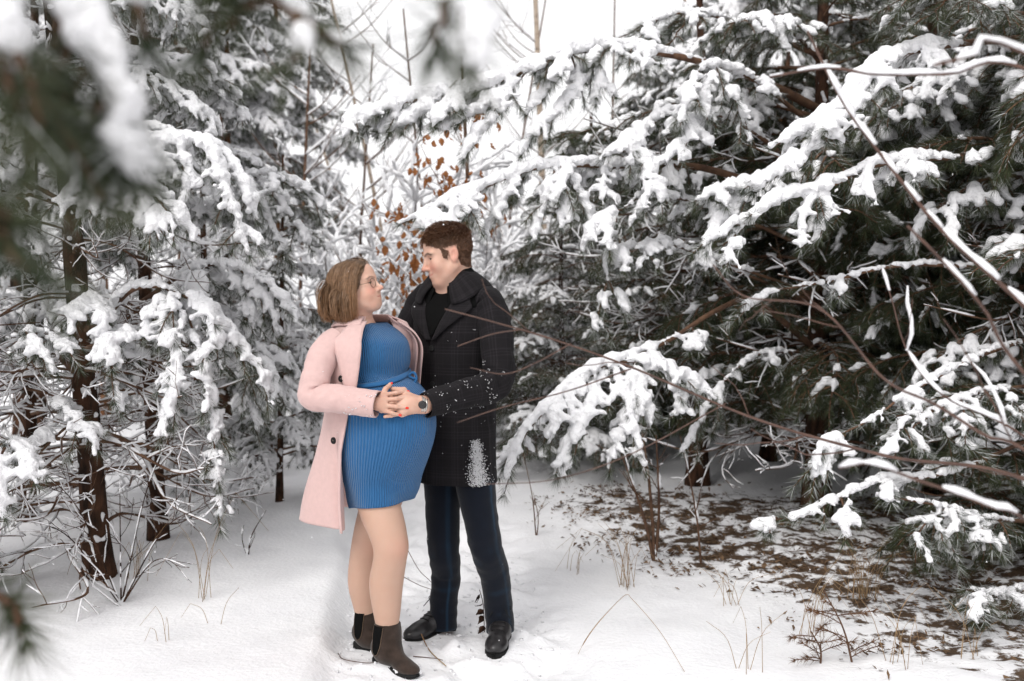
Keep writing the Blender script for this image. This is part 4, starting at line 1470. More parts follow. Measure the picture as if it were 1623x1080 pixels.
# legs
for hip, kne, cal, ank, toe, back in (
        (OW - LW * .062 + V3(0, 0, .76), P(619, 866, 3.83), P(612, 925, 3.86), P(614, 1000, 3.87), V3(-.41, 3.79, .05), .98),
        (OW + LW * .062 + V3(0, 0, .76), P(583, 862, 4.03), P(577, 918, 4.06), P(582, 985, 4.07), V3(-.52, 3.97, .05), .98)):
    kd = unit(FW)
    lp = spline([hip, hip * .5 + kne * .5 + kd * .004, kne, cal, cal * .45 + ank * .55, ank, ank - Z3 * .04], 34)
    sl_ = np.r_[0, np.cumsum(np.linalg.norm(np.diff(lp, axis=0), axis=1))]
    kz = [np.argmin(((lp - q) ** 2).sum(1)) for q in (kne, cal, ank)]
    sk = sl_[kz]
    lr = spline(np.array([(0, .084), (sk[0] * .55, .076), (sk[0], .0625), (sk[0] * .55 + sk[1] * .45, .0605), (sk[1], .0625), (sk[1] * .5 + sk[2] * .5, .052), (sk[2], .038), (sl_[-1], .036)]), 60)
    lr = np.interp(sl_, lr[:, 0], lr[:, 1])
    for i_ in range(33):
        FwB.cone(lp[i_], lp[i_ + 1], lr[i_], lr[i_ + 1], .012)
    FwB.ell(kne + kd * .012, (.052, .046, .05), np.stack([kd, np.cross(Z3, kd), Z3], 1), .03)
vw, qw = FwB.polys()
bme = mk_mesh('body', vw - BW, np.zeros((0, 3)), qw, SKIN)
hq = skin_attrs(bme, vw, HOW, RW, KW, True)
zl = np.interp(hq[:, 0], [-.2, -.03, -.012, .02, .045, .060, .074, .09], [-.07, -.05, -.034, -.030, .000, .036, .062, .2])
scw = (hq[:, 2] > zl) & (hq[:, 2] > -.08) & (vw[:, 2] > 1.35)
fattr(bme, 'scalp', scw.astype(float))
kn_ = np.zeros(len(vw))                                # cold-reddened knees
for q_ in (P(619, 866, 3.83), P(583, 862, 4.03)):
    kn_ = np.maximum(kn_, .30 * np.exp(-(((vw - q_ - FW * .05) / V3(.05, .05, .045)) ** 2).sum(1)))
fattr(bme, 'tights', np.where(vw[:, 2] < .85, .85 + .0 * kn_, 0))
fattr(bme, 'knee', kn_)
body_w = obj('body', bme, woman)
body_w['label'] = 'bare legs, hands, neck and smiling face in profile'
for m_, t_, rr in tips_w:
    d_ = unit(t_ - m_)
    n_ = unit(unit(V3(0, 0, CAM_H) - t_) - d_ * (unit(V3(0, 0, CAM_H) - t_) @ d_))
    nail(body_w, BW, t_ + n_ * rr * .82 + d_ * .001, d_, n_, NAIL, .0125, .0085)
d_ = unit(th_[2] - th_[1])
n_ = unit(unit(V3(.0, 0, CAM_H) - th_[2]) * .5 + V3(.6, 0, .6))
nail(body_w, BW, th_[2] + n_ * .0075, d_, n_ - d_ * (n_ @ d_), NAIL, .012, .0085)
eye_meshes(body_w, BW, FwB, WW, RW, KW, (-.0045, .0008), .0052, 1.7)

# dress
zz = np.linspace(.625, 1.345, 110)
tt = np.linspace(-np.pi, np.pi, 220, endpoint=False)
T, Zz = np.meshgrid(tt, zz)
bust = sum(.008 * np.exp(-((T - s * .55) / .38) ** 2 - ((Zz - 1.222) / .045) ** 2) for s in (-1, 1))
wrk = .0035 * noise(T * 2.2, Zz * 34 + T * 2, 1) * np.exp(-((Zz - 1.10) / .08) ** 2) + .004 * noise(T * 2.0 + 4, Zz * 26, 2) * np.exp(-((Zz - .70) / .07) ** 2) + .003 * noise(T * 3, Zz * 7, 5)
navel = .006 * np.exp(-((T) / .10) ** 2 - ((Zz - .93) / .02) ** 2)
hemw = -.006 * sstep(.655, .64, Zz)
beltz = lambda th: 1.128 + .030 * np.sin(th * .9 + .15)
pinch = -.010 * np.exp(-((Zz - beltz(T)) / .016) ** 2)
rl = np.interp(Zz, dress_l.k[:, 0], dress_l.k[:, 3] * .5 + dress_l.k[:, 4] * .5)
vd = dress_l.at(T, Zz, bust + wrk + navel + hemw + pinch)
vd[..., 2] += .022 * np.cos(T) * sstep(.76, .63, Zz)          # the hem rides up in front over the belly
for _ in range(4):                                   # the skirt stretches over the thighs
    lowz = vd[..., 2] < .86
    fd = FwB.at(vd)
    push = np.where(lowz, np.clip(.009 - fd, 0, .03), 0)
    rad_ = vd - (OW + np.array((0, 0, 1)) * vd[..., 2:3])
    vd = vd + unit(rad_ * V3(1, 1, 0)) * push[..., None]
    vs_ = vd.copy()
    for __ in range(3):
        vs_[1:-1] = (vs_[:-2] + 2 * vs_[1:-1] + vs_[2:]) * .25
        vs_ = (np.roll(vs_, 1, 1) + 2 * vs_ + np.roll(vs_, -1, 1)) * .25
    kz_ = sstep(.90, .82, vd[..., 2:3])
    vd = vd * (1 - kz_) + vs_ * kz_
dme = sheet_mesh('dress', vd, np.stack([T * .185, Zz, 0 * Zz], -1), DRESS, BW, True)
dress = solid(obj('dress', dme, woman), .005)
# belt under the bust with a small bow
tb = np.linspace(-2.2, 2.2, 90)
for o_, w_ in ((0, 1),):
    up_ = dress_l.at(tb, beltz(tb) + .0075, -.002)
    dn_ = dress_l.at(tb, beltz(tb) - .0075, -.002)
    nb_ = unit(dress_l.at(tb, beltz(tb), .02) - dress_l.at(tb, beltz(tb), 0))
    strip('belt', dress, BW, up_, dn_, KNIT, 7, .005, .006, nb_)
bc = dress_l.at(.28, beltz(.28) - .002, .010)
for s, dz in ((1, -.030), (-1, -.045)):
    g = Geo()
    pth = spline([bc, bc + V3(.022, .0, .012 * s), bc + V3(.034, -.004, -.012), bc + V3(.020, -.004, dz)], 14)
    tube(g, pth, np.interp(np.linspace(0, 1, 14), [0, .3, 1], [.003, .006, .004]), 7)
    obj('bow_loop', g.mesh('bow_loop', KNIT, off=BW), dress)

# glasses: two thin round rims, bridge, temples
g = Geo()
lensc = {}
for s in (-1, 1):
    c = WW(.0945, s * .0315, -.001)
    n = unit(RW @ V3(1, s * .16, -.06))
    a = unit(np.cross(Z3, n))
    b = np.cross(n, a)
    th = np.linspace(0, 2 * np.pi, 33)
    ring = np.array([c + .0225 * KW * math.cos(x) * a + .0205 * KW * math.sin(x) * b for x in th])
    tube(g, ring, .0010, 6, cap=False)
    lensc[s] = (c, a, b, n)
tube(g, spline([WW(.0965, -.0095, .003), WW(.102, 0, .008), WW(.0965, .0095, .003)], 8), .001, 5)
for s in (-1, 1):
    tube(g, spline([WW(.086, s * .053, .003), WW(.079, s * .068, .002), WW(.03, s * .076, .002), WW(-.012, s * .080, -.001), WW(-.026, s * .079, -.022)], 18), .0012, 5)
gl = obj('glasses', g.mesh('glasses', GOLD, off=BW), woman)
for s, (c, a, b, n) in lensc.items():
    th = np.linspace(0, 2 * np.pi, 28, endpoint=False)
    v = np.vstack([[c + n * .0008], [c + .0221 * KW * math.cos(x) * a + .0201 * KW * math.sin(x) * b for x in th]])
    g = Geo()
    g.add(v, [(0, 1 + i, 1 + (i + 1) % 28) for i in range(28)])
    obj('lens', g.mesh('lens', LENS, off=BW), gl)

# bob hair: strands combed from the parting over the skull, hanging to below the chin
rw = np.random.default_rng(21)
cand = np.where(scw)[0]
rt = vw[rw.choice(cand, 9800)].astype(float)
ql = ((rt - HOW) @ RW) / KW
rt = rt + rw.normal(0, .001, rt.shape)
side = np.where(ql[:, 1] + .008 + rw.normal(0, .002, len(ql)) > 0, 1.0, -1.0)
nst = 20
pth = [rt]
d = unit((RW @ (np.stack([-.25 - .5 * (ql[:, 0] < 0) + .0 * side, side * .9, .10 + 0 * side], 0))).T)
g0 = FwB.grad(rt)
d = unit(d - g0 * (d * g0).sum(1, keepdims=True))
lift = rw.uniform(.004, .020, len(rt)) + .006 * sstep(.02, -.06, ql[:, 2])
zend = HOW[2] - .106 + rw.normal(0, .009, len(rt)) - .022 * sstep(-.05, .05, ql[:, 0])
p = rt.copy()
curl = rw.normal(0, .10, (len(rt), 3))
Lt = .26
frontm = sstep(.02, .06, ql[:, 0])
for i in range(nst):
    sd_ = FwB.at(p)
    gr = FwB.grad(p)
    g_ = V3(0, 0, -1) * (.25 + .05 * i)
    back = (RW[:, 0] * -1)[None] * (.22 + np.where(side > 0, .5, .0)[:, None] * frontm[:, None]) * (1.0 if i < 7 else -.05)
    d = unit(d * .75 + g_ + back * .5 + curl * .25)
    if i > 6:
        d = unit(d + unit((HOW - p) * V3(1, 1, 0)) * .06)
    want = lift * min(1, (i + 1) / 4) + .004
    pen = np.clip(want - sd_, -.004, .02)
    dn = d - gr * np.minimum((d * gr).sum(1, keepdims=True), 0) * .9
    d = unit(dn)
    stp = np.minimum(Lt / nst * (1 + .0 * i), np.maximum((p[:, 2] - zend), .0004))[:, None]
    p = p + d * stp + gr * pen[:, None] * .6
    pth.append(p.copy())
S_ = np.stack(pth, 1)
S_[:, 1:-1] = (S_[:, :-2] + S_[:, 1:-1] * 2 + S_[:, 2:]) * .25
# the ends turn slightly inwards to the neck
inw = unit((neck0 + V3(0, 0, .1))[None] - S_[:, -1])
tw = np.clip((np.arange(nst + 1) - 14) / 6, 0, 1)[None, :, None] ** 2
S_ = S_ + inw[:, None] * tw * rw.uniform(.002, .020, (len(rt), 1, 1))
S_ = S_[:, ::2]
vh, qh = ribbons(S_, .0019, 5, FwB.grad(np.clip(S_, FwB.lo + .01, FwB.lo + FwB.h * (np.array(FwB.n) - 4))))
hme = mk_mesh('hair', vh - BW, np.zeros((0, 3)), qh, HAIR_W)
fattr(hme, 'tipcol', np.repeat((np.linspace(0, 1, nst // 2 + 1)[None] ** 1.4 * rw.uniform(.35, 1.1, (len(rt), 1))).ravel(), 2))
hair_w = obj('hair', hme, woman)
hair_w['label'] = 'ash brown chin length bob turning copper at the ends'

# pink coat, hanging open from the shoulders
coat_l = Loft(OW, FW, [(.545, -.02, 0, .215, .13, .345), (.62, -.02, 0, .212, .13, .320), (.75, -.02, 0, .203, .13, .272), (.90, -.02, 0, .196, .15, .220), (1.05, -.026, 0, .192, .17, .178), (1.15, -.036, 0, .190, .185, .150),
                       (1.24, -.046, 0, .192, .192, .138), (1.29, -.052, 0, .178, .165, .125), (1.325, -.056, 0, .146, .125, .108), (1.35, -.058, 0, .104, .094, .094), (1.375, -.060, 0, .076, .072, .086)], 2.1)
thR = lambda z: np.radians(np.interp(z, [.545, .7, .85, 1.0, 1.12, 1.2, 1.28, 1.34, 1.375], [-70, -76, -80, -72, -64, -60, -56, -50, -48]))
thL = lambda z: np.radians(np.interp(z, [.545, .9, 1.1, 1.2, 1.28, 1.34, 1.375], [112, 96, 76, 66, 58, 50, 48]))
zc = np.linspace(.545, 1.375, 90)
uc = np.linspace(0, 1, 150)
U, Zc = np.meshgrid(uc, zc)
a0, a1 = thR(Zc), thL(Zc)
Tc = a0 + (-2 * np.pi + a1 - a0) * U
low = sstep(1.05, .6, Zc)
fold = low * (.020 * np.sin(Tc * 5.5 + .7 + 1.4 * Zc) + .014 * noise(Tc * 2.4, Zc * 1.6, 3))
edgef = .012 * low * np.exp(-(U / .05) ** 2) - .028 * low * np.exp(-((U - .085) / .04) ** 2)
crs = .003 * noise(Tc * 2, Zc * 9, 8)
vc = coat_l.at(Tc, Zc, fold + edgef + crs)
coat_w = obj('coat', sheet_mesh('coat', vc, np.stack([Tc * .22, Zc, 0 * Zc], -1), COAT_PINK, BW, flip=False), woman)
solid(coat_w, .007, 0)
coat_w['label'] = 'pale pink wool coat worn open with wide lapels'
slR = obj('sleeve', sleeve_mesh('sleeve', [shR + V3(.035, .03, .010), shR + V3(-.002, -.002, -.022), shR * .5 + elR * .5 + V3(-.008, -.012, 0), elR + V3(.002, -.008, -.004), elR * .55 + wrR * .45 + V3(0, -.016, -.004), wrR + V3(-.004, -.004, 0)],
                                [.054, .060, .058, .056, .055, .054, .052, .050], COAT_PINK, BW, 48, 90, .0075, 3), coat_w)
solid(slR, .005)
slL = obj('sleeve', sleeve_mesh('sleeve', [shL - V3(.035, .03, -.012), shL, elL, wrL], [.060, .066, .056, .046], COAT_PINK, BW, 36, 50, .006, 4), coat_w)
solid(slL, .005)
# lapels and collar
zl_ = np.linspace(1.03, 1.352, 40)
for sgn, th_f in ((-1, thR), (1, thL)):
    e0 = th_f(zl_) * 1.0
    wd = np.interp(zl_, [1.03, 1.10, 1.22, 1.285, 1.30, 1.352], [.0, .16, .40, .56, .44, .40]) * (1 if sgn < 0 else .8)
    A = coat_l.at(e0 - sgn * .10, zl_, .004)
    Bv = coat_l.at(e0 + sgn * wd * 1.0, zl_, .016)
    nn = unit(coat_l.at(e0, zl_, .03) - coat_l.at(e0, zl_, 0))
    strip('lapel', coat_w, BW, A + nn * .010, Bv, COAT_PINK, 9, .006, .010, nn)
tcol = np.linspace(thR(1.352) - .05, -2 * np.pi + thL(1.352) + .05, 60)
cin = coat_l.at(tcol, 1.372, .004)
cout = coat_l.at(tcol, 1.338 - .02 * np.exp(-((tcol + np.pi) / 1.0) ** 2), .020)
ncol = unit(coat_l.at(tcol, 1.35, .03) - coat_l.at(tcol, 1.35, 0))
strip('collar', coat_w, BW, cin, cout, COAT_PINK, 8, .006, .012, ncol)
for z, th in ((1.135, -1.36), (.895, -1.60)):
    c = coat_l.at(th, z, .012 + (.006 if z < 1 else .004))
    disc_button(coat_w, BW, c, coat_l.at(th, z, .1) - coat_l.at(th, z, 0), .0135, RUBBER)
# dusting of snow on the sleeve and the lapel
def dusting(parent, base, pts, seed, r=(.0012, .003)):
    rr = np.random.default_rng(seed)
    g = Geo()
    oc = np.array([(1, 1, 1), (-1, -1, 1), (-1, 1, -1), (1, -1, -1)], float)
    of = [(0, 1, 2), (0, 3, 1), (0, 2, 3), (1, 3, 2)]
    for p_ in pts:
        s_ = rr.uniform(*r)
        g.add(p_ + oc * s_ * rr.uniform(.6, 1.3, (4, 3)), of)
    return tag(obj('snow_dusting', g.mesh('snow_dusting', SNOW, False, off=base), parent), kind='stuff')


def pick(me, base, box, n, rr, off=.001, patch=.25, sc=60):
    """random points on the camera side of a mesh inside a pixel box"""
    co = np.zeros(len(me.vertices) * 3, np.float32)
    me.vertices.foreach_get('co', co)
    co = co.reshape(-1, 3) + base
    nn = np.zeros(len(me.vertices) * 3, np.float32)
    me.vertices.foreach_get('normal', nn)
    nn = nn.reshape(-1, 3)
    px = 811.5 + FPX * co[:, 0] / co[:, 1]
    py = HZ - FPX * (co[:, 2] - CAM_H) / co[:, 1]
    k = (px > box[0]) & (px < box[2]) & (py > box[1]) & (py < box[3]) & (co[:, 1] < np.median(co[:, 1]) + .02)
    k &= noise(*(co * sc).T) > patch
    i = np.where(k)[0]
    if not len(i):
        return np.zeros((0, 3))
    i = rr.choice(i, n)
    return co[i] + rr.normal(0, .003, (n, 3)) * V3(1, .3, 1) + V3(0, -off, 0)


rs = np.random.default_rng(77)
dusting(coat_w, BW, np.vstack([pick(slR.data, BW, (535, 625, 600, 660), 70, rs, .002), pick(coat_w.data, BW, (545, 560, 572, 585), 12, rs, .014)]), 1, (.001, .0024))


# ankle boots
def boot(parent, base, ank, hd, heel, L, name, seed, side=1):
    hd = unit(V3(hd[0], hd[1], 0))
    sl = np.cross(Z3, hd)
    R = np.stack([hd, sl, Z3], 1)
    G = lambda x, y, z: heel + R @ V3(x, y, z)
    F = Field(np.minimum(heel, heel + hd * L) - .12, np.maximum(heel, heel + hd * L) + V3(.12, .12, .24), .0035)
    top = V3(ank[0], ank[1], heel[2] + .185)
    F.cone(G(.065, 0, .070), top, .050, .049, .02)
    F.cone(G(.085, 0, .070), top + hd * .004 - Z3 * .06, .048, .046, .03)
    F.cone(G(.035, 0, .075), G(.09, 0, .070), .040, .042, .02)
    F.cone(G(.09, 0, .066), G(L - .075, 0, .036), .040, .028, .02)
    F.ell(G(L - .062, 0, .028), (.062, .038, .025), R, .02)
    sl_, X = F.blk(F.lo, F.lo + F.h * F.n)
    F.f = np.maximum(F.f, -(X[2] - np.float32(heel[2] + .012)) + 0 * F.f)          # flat underneath
    F.f = np.maximum(F.f, (X[2] - np.float32(heel[2] + .178)) + 0 * F.f)           # open top
    v, q = F.polys()
    bt = obj(name, mk_mesh(name, v - base, np.zeros((0, 3)), q, SUEDE), parent)
    # sole and heel block
    g = Geo()
    xs = np.linspace(0, 1, 22)
    wd = np.interp(xs, [0, .04, .2, .4, .7, .88, .96, 1], [.012, .026, .032, .029, .040, .034, .022, .006])
    zt = np.interp(xs, [0, .3, .5, .7, 1], [.030, .026, .018, .014, .018])
    zb = np.interp(xs, [0, .24, .27, .5, .7, .9, 1], [-.002, -.002, .012, .006, -.002, .000, .008])
    v = np.array([[G(x * L, s * w, z) for s, z in ((-1, a), (1, a), (1, b), (-1, b))] for x, w, a, b in zip(xs, wd, zt, zb)])
    g.add(v.reshape(-1, 3), [(0, 1, 2), (0, 2, 3), (84, 86, 85), (84, 87, 86)], grid_quads(22, 4, True))
    obj('sole', g.mesh('sole', RUBBER, off=base), bt)
    # elastic gusset: a dark insert in the shaft below the top edge, on both sides
    for s in (-1, 1):
        rows = []
        for u in np.linspace(0, 1, 16):
            z = .172 - .110 * u
            w = .023 * math.sqrt(max(1 - u ** 5, .0)) + .002
            cx = float((top - heel) @ hd) * (z - .070) / .115 + .065 * (1 - (z - .070) / .115)
            rows.append([F.march(G(cx + w * e + .002, s * .09, z), -sl * s, .12) + sl * s * .0025 for e in np.linspace(-1, 1, 9)])
        rows = np.array(rows)
        solid(obj('elastic_panel', sheet_mesh('elastic_panel', rows, rows * 0, ELASTIC, base), bt), .003, 0)
        g = Geo()
        tube(g, np.vstack([rows[:, 0], rows[::-1, -1]]) + sl * s * .0010, .0011, 4)
        obj('stitching', g.mesh('stitching', STITCH, off=base), bt)
    g = Geo()
    tube(g, spline([top - hd * .046 + V3(0, 0, -.03), top - hd * .056 + V3(0, 0, .0), top - hd * .050 + V3(0, 0, .008), top - hd * .044 + V3(0, 0, -.015)], 12), .0035, 5)
    obj('pull_tab', g.mesh('pull_tab', ELASTIC, off=base), bt)
    # snow caked along the toe
    r_ = np.random.default_rng(seed)
    caps = []
    for k in range(22):
        u = r_.uniform(.45, 1.0)
        w = np.interp(u, xs, wd)
        sg = r_.choice((-1, 1))
        c = G(u * L, sg * w * r_.uniform(.8, 1.05), r_.uniform(.004, .026))
        caps.append((c, c + hd * r_.uniform(-.02, .02), r_.uniform(.004, .007), .003))
    tag(obj('snow', snow_mesh(caps, .004, .002, base), bt), kind='stuff')
    return bt


gw1, gw2 = gz(-.43, 3.82), gz(-.56, 3.99)
bo1 = boot(woman, BW, P(614, 1000, 3.87), (.155, -.140), V3(-.545, 3.905, gw1 - .014), .25, 'boot', 1)
bo2 = boot(woman, BW, P(582, 985, 4.07), (.17, -.12), V3(-.655, 4.105, gw2 - .014), .24, 'boot', 2)


# ------------------------------------------------------------------ the man
OM, FM = V3(-.237, 4.25, 0), unit(V3(-.60, -.80, 0))
LM = np.cross(Z3, FM)
GMn = gz(-.2, 4.2)
BM = V3(-.20, 4.2, GMn)
man = thing('person', BM, 'person in a black plaid wool coat and dark jeans bending his head towards the other', 'person')
man['label'] = 'person with short brown hair in a black plaid coat, dark jeans and black shoes'
RM = head_frame((-.965, -.26), math.radians(-14), math.radians(2))
HOM, KM = V3(-.268, 4.19, 1.622), 1.0
FmB = Field((-.86, 3.66, -.02), (.12, 4.52, 1.80), .0036)
WM = add_head(FmB, HOM, RM, KM, False)
nkM = V3(-.232, 4.255, 1.48)
FmB.cone(WM(-.030, 0, -.045), nkM, .052, .058, .03)
FmB.cone(WM(.004, 0, -.075), nkM + FM * .02, .036, .050, .03)
shLm, shRm = OM + LM * .178 + V3(0, 0, 1.425), OM - LM * .178 + V3(0, 0, 1.425)
FmB.cone(nkM, shLm, .05, .05, .03)
FmB.cone(nkM, shRm, .05, .05, .03)
FmB.cone(nkM, OM + V3(0, 0, .85), .10, .105, .04)
elLm, wrLm = P(783, 606, 4.00), on_dress(672, 642, .034)
FmB.cone(shLm, elLm, .046, .040, .02)
FmB.cone(elLm, wrLm, .038, .028, .02)
elRm, wrRm = V3(-.53, 4.36, 1.17), V3(-.68, 4.22, 1.05)
FmB.cone(shRm, elRm, .046, .040, .02)
FmB.cone(elRm, wrRm, .036, .028, .02)
FmB.cone(wrRm, wrRm + V3(-.07, -.03, .0), .030, .016, .02)
# left hand flat on the belly, fingers between the woman's
knm = [on_dress(636, 622, .014), on_dress(634, 634, .020), on_dress(634, 645, .020), on_dress(637, 655, .016)]
hb = on_dress(652, 640, .020)
for q in knm:
    FmB.cone(wrLm, q, .026, .0125, .016)
    FmB.cone(hb, q, .022, .0125, .016)
for k_, (a, b, rr) in enumerate((((620, 627.5), (607, 630), .0092), ((620, 639), (603.5, 639.5), .0096), ((618, 651), (603.5, 652), .0092), ((620, 659), (610, 660.5), .0080))):
    finger(FmB, [knm[k_], on_dress(*a, .027), on_dress(*b, .021)], rr * 1.08, rr * .85)
finger(FmB, [hb, on_dress(640, 619, .016), on_dress(622, 617, .012)], .016, .0095)
for hip, kne, ank in ((OM + LM * .085 + V3(0, 0, .80), P(774, 866, 4.14), P(793, 985, 4.20)), (OM - LM * .085 + V3(0, 0, .80), P(705, 868, 4.22), P(702, 985, 4.28))):
    FmB.cone(hip, kne, .072, .048, .02)
    FmB.cone(kne, ank, .048, .034, .02)
    FmB.cone(ank, ank * V3(1, 1, 0) + V3(0, -.03, .05), .034, .03, .02)
vm, qm = FmB.polys()
mme = mk_mesh('body', vm - BM, np.zeros((0, 3)), qm, SKIN)
hm = skin_attrs(mme, vm, HOM, RM, KM, False)
zlm = np.interp(hm[:, 0], [-.2, -.06, -.030, -.024, -.010, .010, .020, .036, .040, .055, .070, .085, .1], [-.066, -.066, -.050, .0, .026, .020, -.014, -.010, .030, .040, .050, .060, .2])
scm = (hm[:, 2] > zlm) & (vm[:, 2] > 1.5) & ((np.abs(hm[:, 1]) < .0745) | (hm[:, 2] > .034))
fattr(mme, 'scalp', scm.astype(float))
fattr(mme, 'tights', np.zeros(len(vm)))
body_m = obj('body', mme, man)
body_m['label'] = 'face in profile looking down and hand laid flat on the blue dress'
eye_meshes(body_m, BM, FmB, WM, RM, KM, (.0045, -.0012), .0046, 1.35)
# short hair
rm = np.random.default_rng(31)
ci = rm.choice(np.where(scm)[0], 9000)
nrm = np.zeros(len(mme.vertices) * 3, np.float32)
mme.vertices.foreach_get('normal', nrm)
nrm = nrm.reshape(-1, 3)[ci]
rt = vm[ci].astype(float)
ql = hm[ci]
top = sstep(.045, .085, ql[:, 2])
ln = (.009 + .020 * top - .012 * sstep(.03, .07, ql[:, 0]) * top) * rm.uniform(.7, 1.25, len(rt))
comb = (RM @ np.stack([.45 * top - .25 * (1 - top), .15 * np.sign(ql[:, 1]) * (1 - top) + .25 * top, -.75 * (1 - top)], 0)).T
d0 = unit(nrm * (.55 + .35 * top)[:, None] + comb + rm.normal(0, .11, rt.shape))
S_ = np.stack([rt - nrm * .002, rt + d0 * ln[:, None] * .4, rt + unit(d0 + comb * .35) * ln[:, None] * .75, rt + unit(d0 + comb * .8 + V3(0, 0, -.15)) * ln[:, None]], 1)
vh, qh = ribbons(S_, .0022, 9)
hair_m = obj('hair', mk_mesh('hair', vh - BM, np.zeros((0, 3)), qh, HAIR_M), man)

# coat
ck = [(.665, .0, 0, .200, .160, .150), (.80, .0, 0, .196, .158, .146), (.95, .0, 0, .190, .152, .140), (1.08, .0, 0, .186, .148, .136), (1.20, .002, 0, .194, .152, .140), (1.30, .002, 0, .204, .150, .142),
      (1.38, .0, 0, .208, .134, .138), (1.435, -.004, 0, .190, .108, .124), (1.475, -.008, 0, .140, .088, .104), (1.505, .006, 0, .092, .080, .090), (1.53, .018, 0, .080, .074, .082), (1.60, .046, 0, .070, .068, .072)]
ck = [(r_[0], r_[1], r_[2], r_[3] * .95, r_[4] * .97, r_[5] * .97) if r_[0] < 1.46 else r_ for r_ in ck]
mc = Loft(OM, FM, ck, 2.35)
zz = np.linspace(.665, 1.505, 130)
tt = np.linspace(-np.pi, np.pi, 240, endpoint=False)
T, Zz = np.meshgrid(tt, zz)
placket = .006 * sstep(-.02, .0, T + .10) * sstep(1.55, 1.4, T) * sstep(1.42, 1.36, Zz)
drape = sstep(1.1, .7, Zz) * .009 * np.sin(T * 4 + 2.0) + .005 * noise(T * 2.2, Zz * 5, 3) + .003 * noise(T * 3, Zz * 18, 6)
coat_m = obj('coat', sheet_mesh('coat', mc.at(T, Zz, placket + drape), np.stack([T * .185, Zz, 0 * Zz], -1), COAT_BLACK, BM, True), man)
solid(coat_m, .007)
coat_m['label'] = 'black wool coat with faint grey plaid and snow dusted hem'
sL = obj('sleeve', sleeve_mesh('sleeve', [shLm - LM * .035 + V3(0, 0, .012), shLm + LM * .006 + V3(0, 0, -.012), shLm * .5 + elLm * .5 + V3(.022, -.01, 0), elLm + V3(.006, 0, -.002), elLm * .5 + wrLm * .5 + V3(.004, -.012, -.004), wrLm + V3(.004, 0, 0)],
                               [.064, .071, .068, .065, .063, .060, .055, .050], COAT_BLACK, BM, 52, 100, .0085, 7), coat_m)
solid(sL, .005)
sR = obj('sleeve', sleeve_mesh('sleeve', [shRm + LM * .035 + V3(0, 0, .012), shRm - LM * .004, elRm, wrRm], [.068, .074, .066, .056], COAT_BLACK, BM, 40, 60, .007, 8), coat_m)
solid(sR, .005)
# turned-down collar and lapels of the coat
tc = np.linspace(-2.75, 2.75, 80) + np.pi
front = np.exp(-((np.abs(tc - np.pi) - 2.75) / .55) ** 2)
ci_ = mc.at(tc, 1.560 - .050 * front, .008)
co_ = mc.at(tc, 1.480 - .062 * front, .027)
nc_ = unit(mc.at(tc, 1.49, .05) - mc.at(tc, 1.49, 0))
strip('collar', coat_m, BM, ci_, co_, COAT_BLACK, 9, .006, .012, nc_)
zl_ = np.linspace(1.27, 1.478, 36)
for s in (-1, 1):
    fold_ = s * np.interp(zl_, [1.27, 1.40, 1.478], [.02, .28, .48])
    outr = s * np.interp(zl_, [1.27, 1.33, 1.405, 1.43, 1.478], [.10, .42, .84, .78, .80])
    A, Bv = mc.at(fold_, zl_, .008), mc.at(outr, zl_, .020)
    nn = unit(mc.at(fold_, zl_, .05) - mc.at(fold_, zl_, 0))
    strip('lapel', coat_m, BM, A, Bv, COAT_BLACK, 8, .006, .010, nn)
for z in (1.235, 1.085, .94):
    disc_button(coat_m, BM, mc.at(.0, z, .012), FM, .0125, RUBBER)
# dark jacket front showing between the lapels
zj = np.linspace(1.285, 1.50, 24)
wj = np.interp(zj, [1.285, 1.42, 1.50], [.03, .36, .60])
strip('jacket_front', man, BM, mc.at(-wj, zj, .0105), mc.at(wj, zj, .0105), ELASTIC, 9, .003, .006, np.repeat(FM[None], 24, 0))
# inner jacket with high zip collar, shirt collar
ti = np.linspace(-2.85, 2.85, 60) + np.pi
fr = np.exp(-((np.abs(ti - np.pi) - 2.85) / .8) ** 2)
strip('jacket_collar', man, BM, mc.at(ti, 1.420 - .03 * fr, .0), mc.at(ti, 1.585 - .070 * fr, -.001), ELASTIC, 10, .007, .004, unit(mc.at(ti, 1.5, .05) - mc.at(ti, 1.5, 0)))
strip('shirt_collar', man, BM, mc.at(ti, 1.43, -.012), mc.at(ti, 1.566 - .034 * fr, -.008), SHIRT, 8, .003)
# trousers
tro = []
hipc = OM + V3(0, 0, .86)
pel = Loft(OM, FM, [(.66, 0, 0, .165, .10, .105), (.74, 0, 0, .172, .112, .118), (.86, 0, 0, .170, .115, .115), (.98, 0, 0, .160, .11, .105)], 2.2)
TT, ZZ = np.meshgrid(np.linspace(-np.pi, np.pi, 60, endpoint=False), np.linspace(.70, .98, 14))
trm = sheet_mesh('jeans', pel.at(TT, ZZ), np.stack([TT * .15, ZZ, 0 * ZZ], -1), DENIM, BM, True)
fattr(trm, 'seam', np.zeros(len(trm.vertices)))
jeans = obj('jeans', trm, man)
for hip, kne, ank, hem, sd in ((OM + LM * .078 + V3(0, 0, .82), P(771, 862, 4.13), P(790, 960, 4.19), P(793, 1000, 4.19), unit(V3(.75, -.66, 0))), (OM - LM * .074 + V3(0, 0, .82), P(705, 866, 4.22), P(703, 955, 4.27), P(703, 995, 4.27), unit(V3(.35, -.94, 0)))):
    lg = sleeve_mesh('leg', [hip, hip * .5 + kne * .5 + FM * .01, kne + FM * .008, kne * .5 + ank * .5 - FM * .012, ank, hem], [.096, .088, .080, .073, .070, .066, .062, .060, .060], DENIM, BM, 44, 110, .005, 11 if sd[0] > .5 else 14, seam=sd)
    solid(obj('leg', lg, jeans), .004)


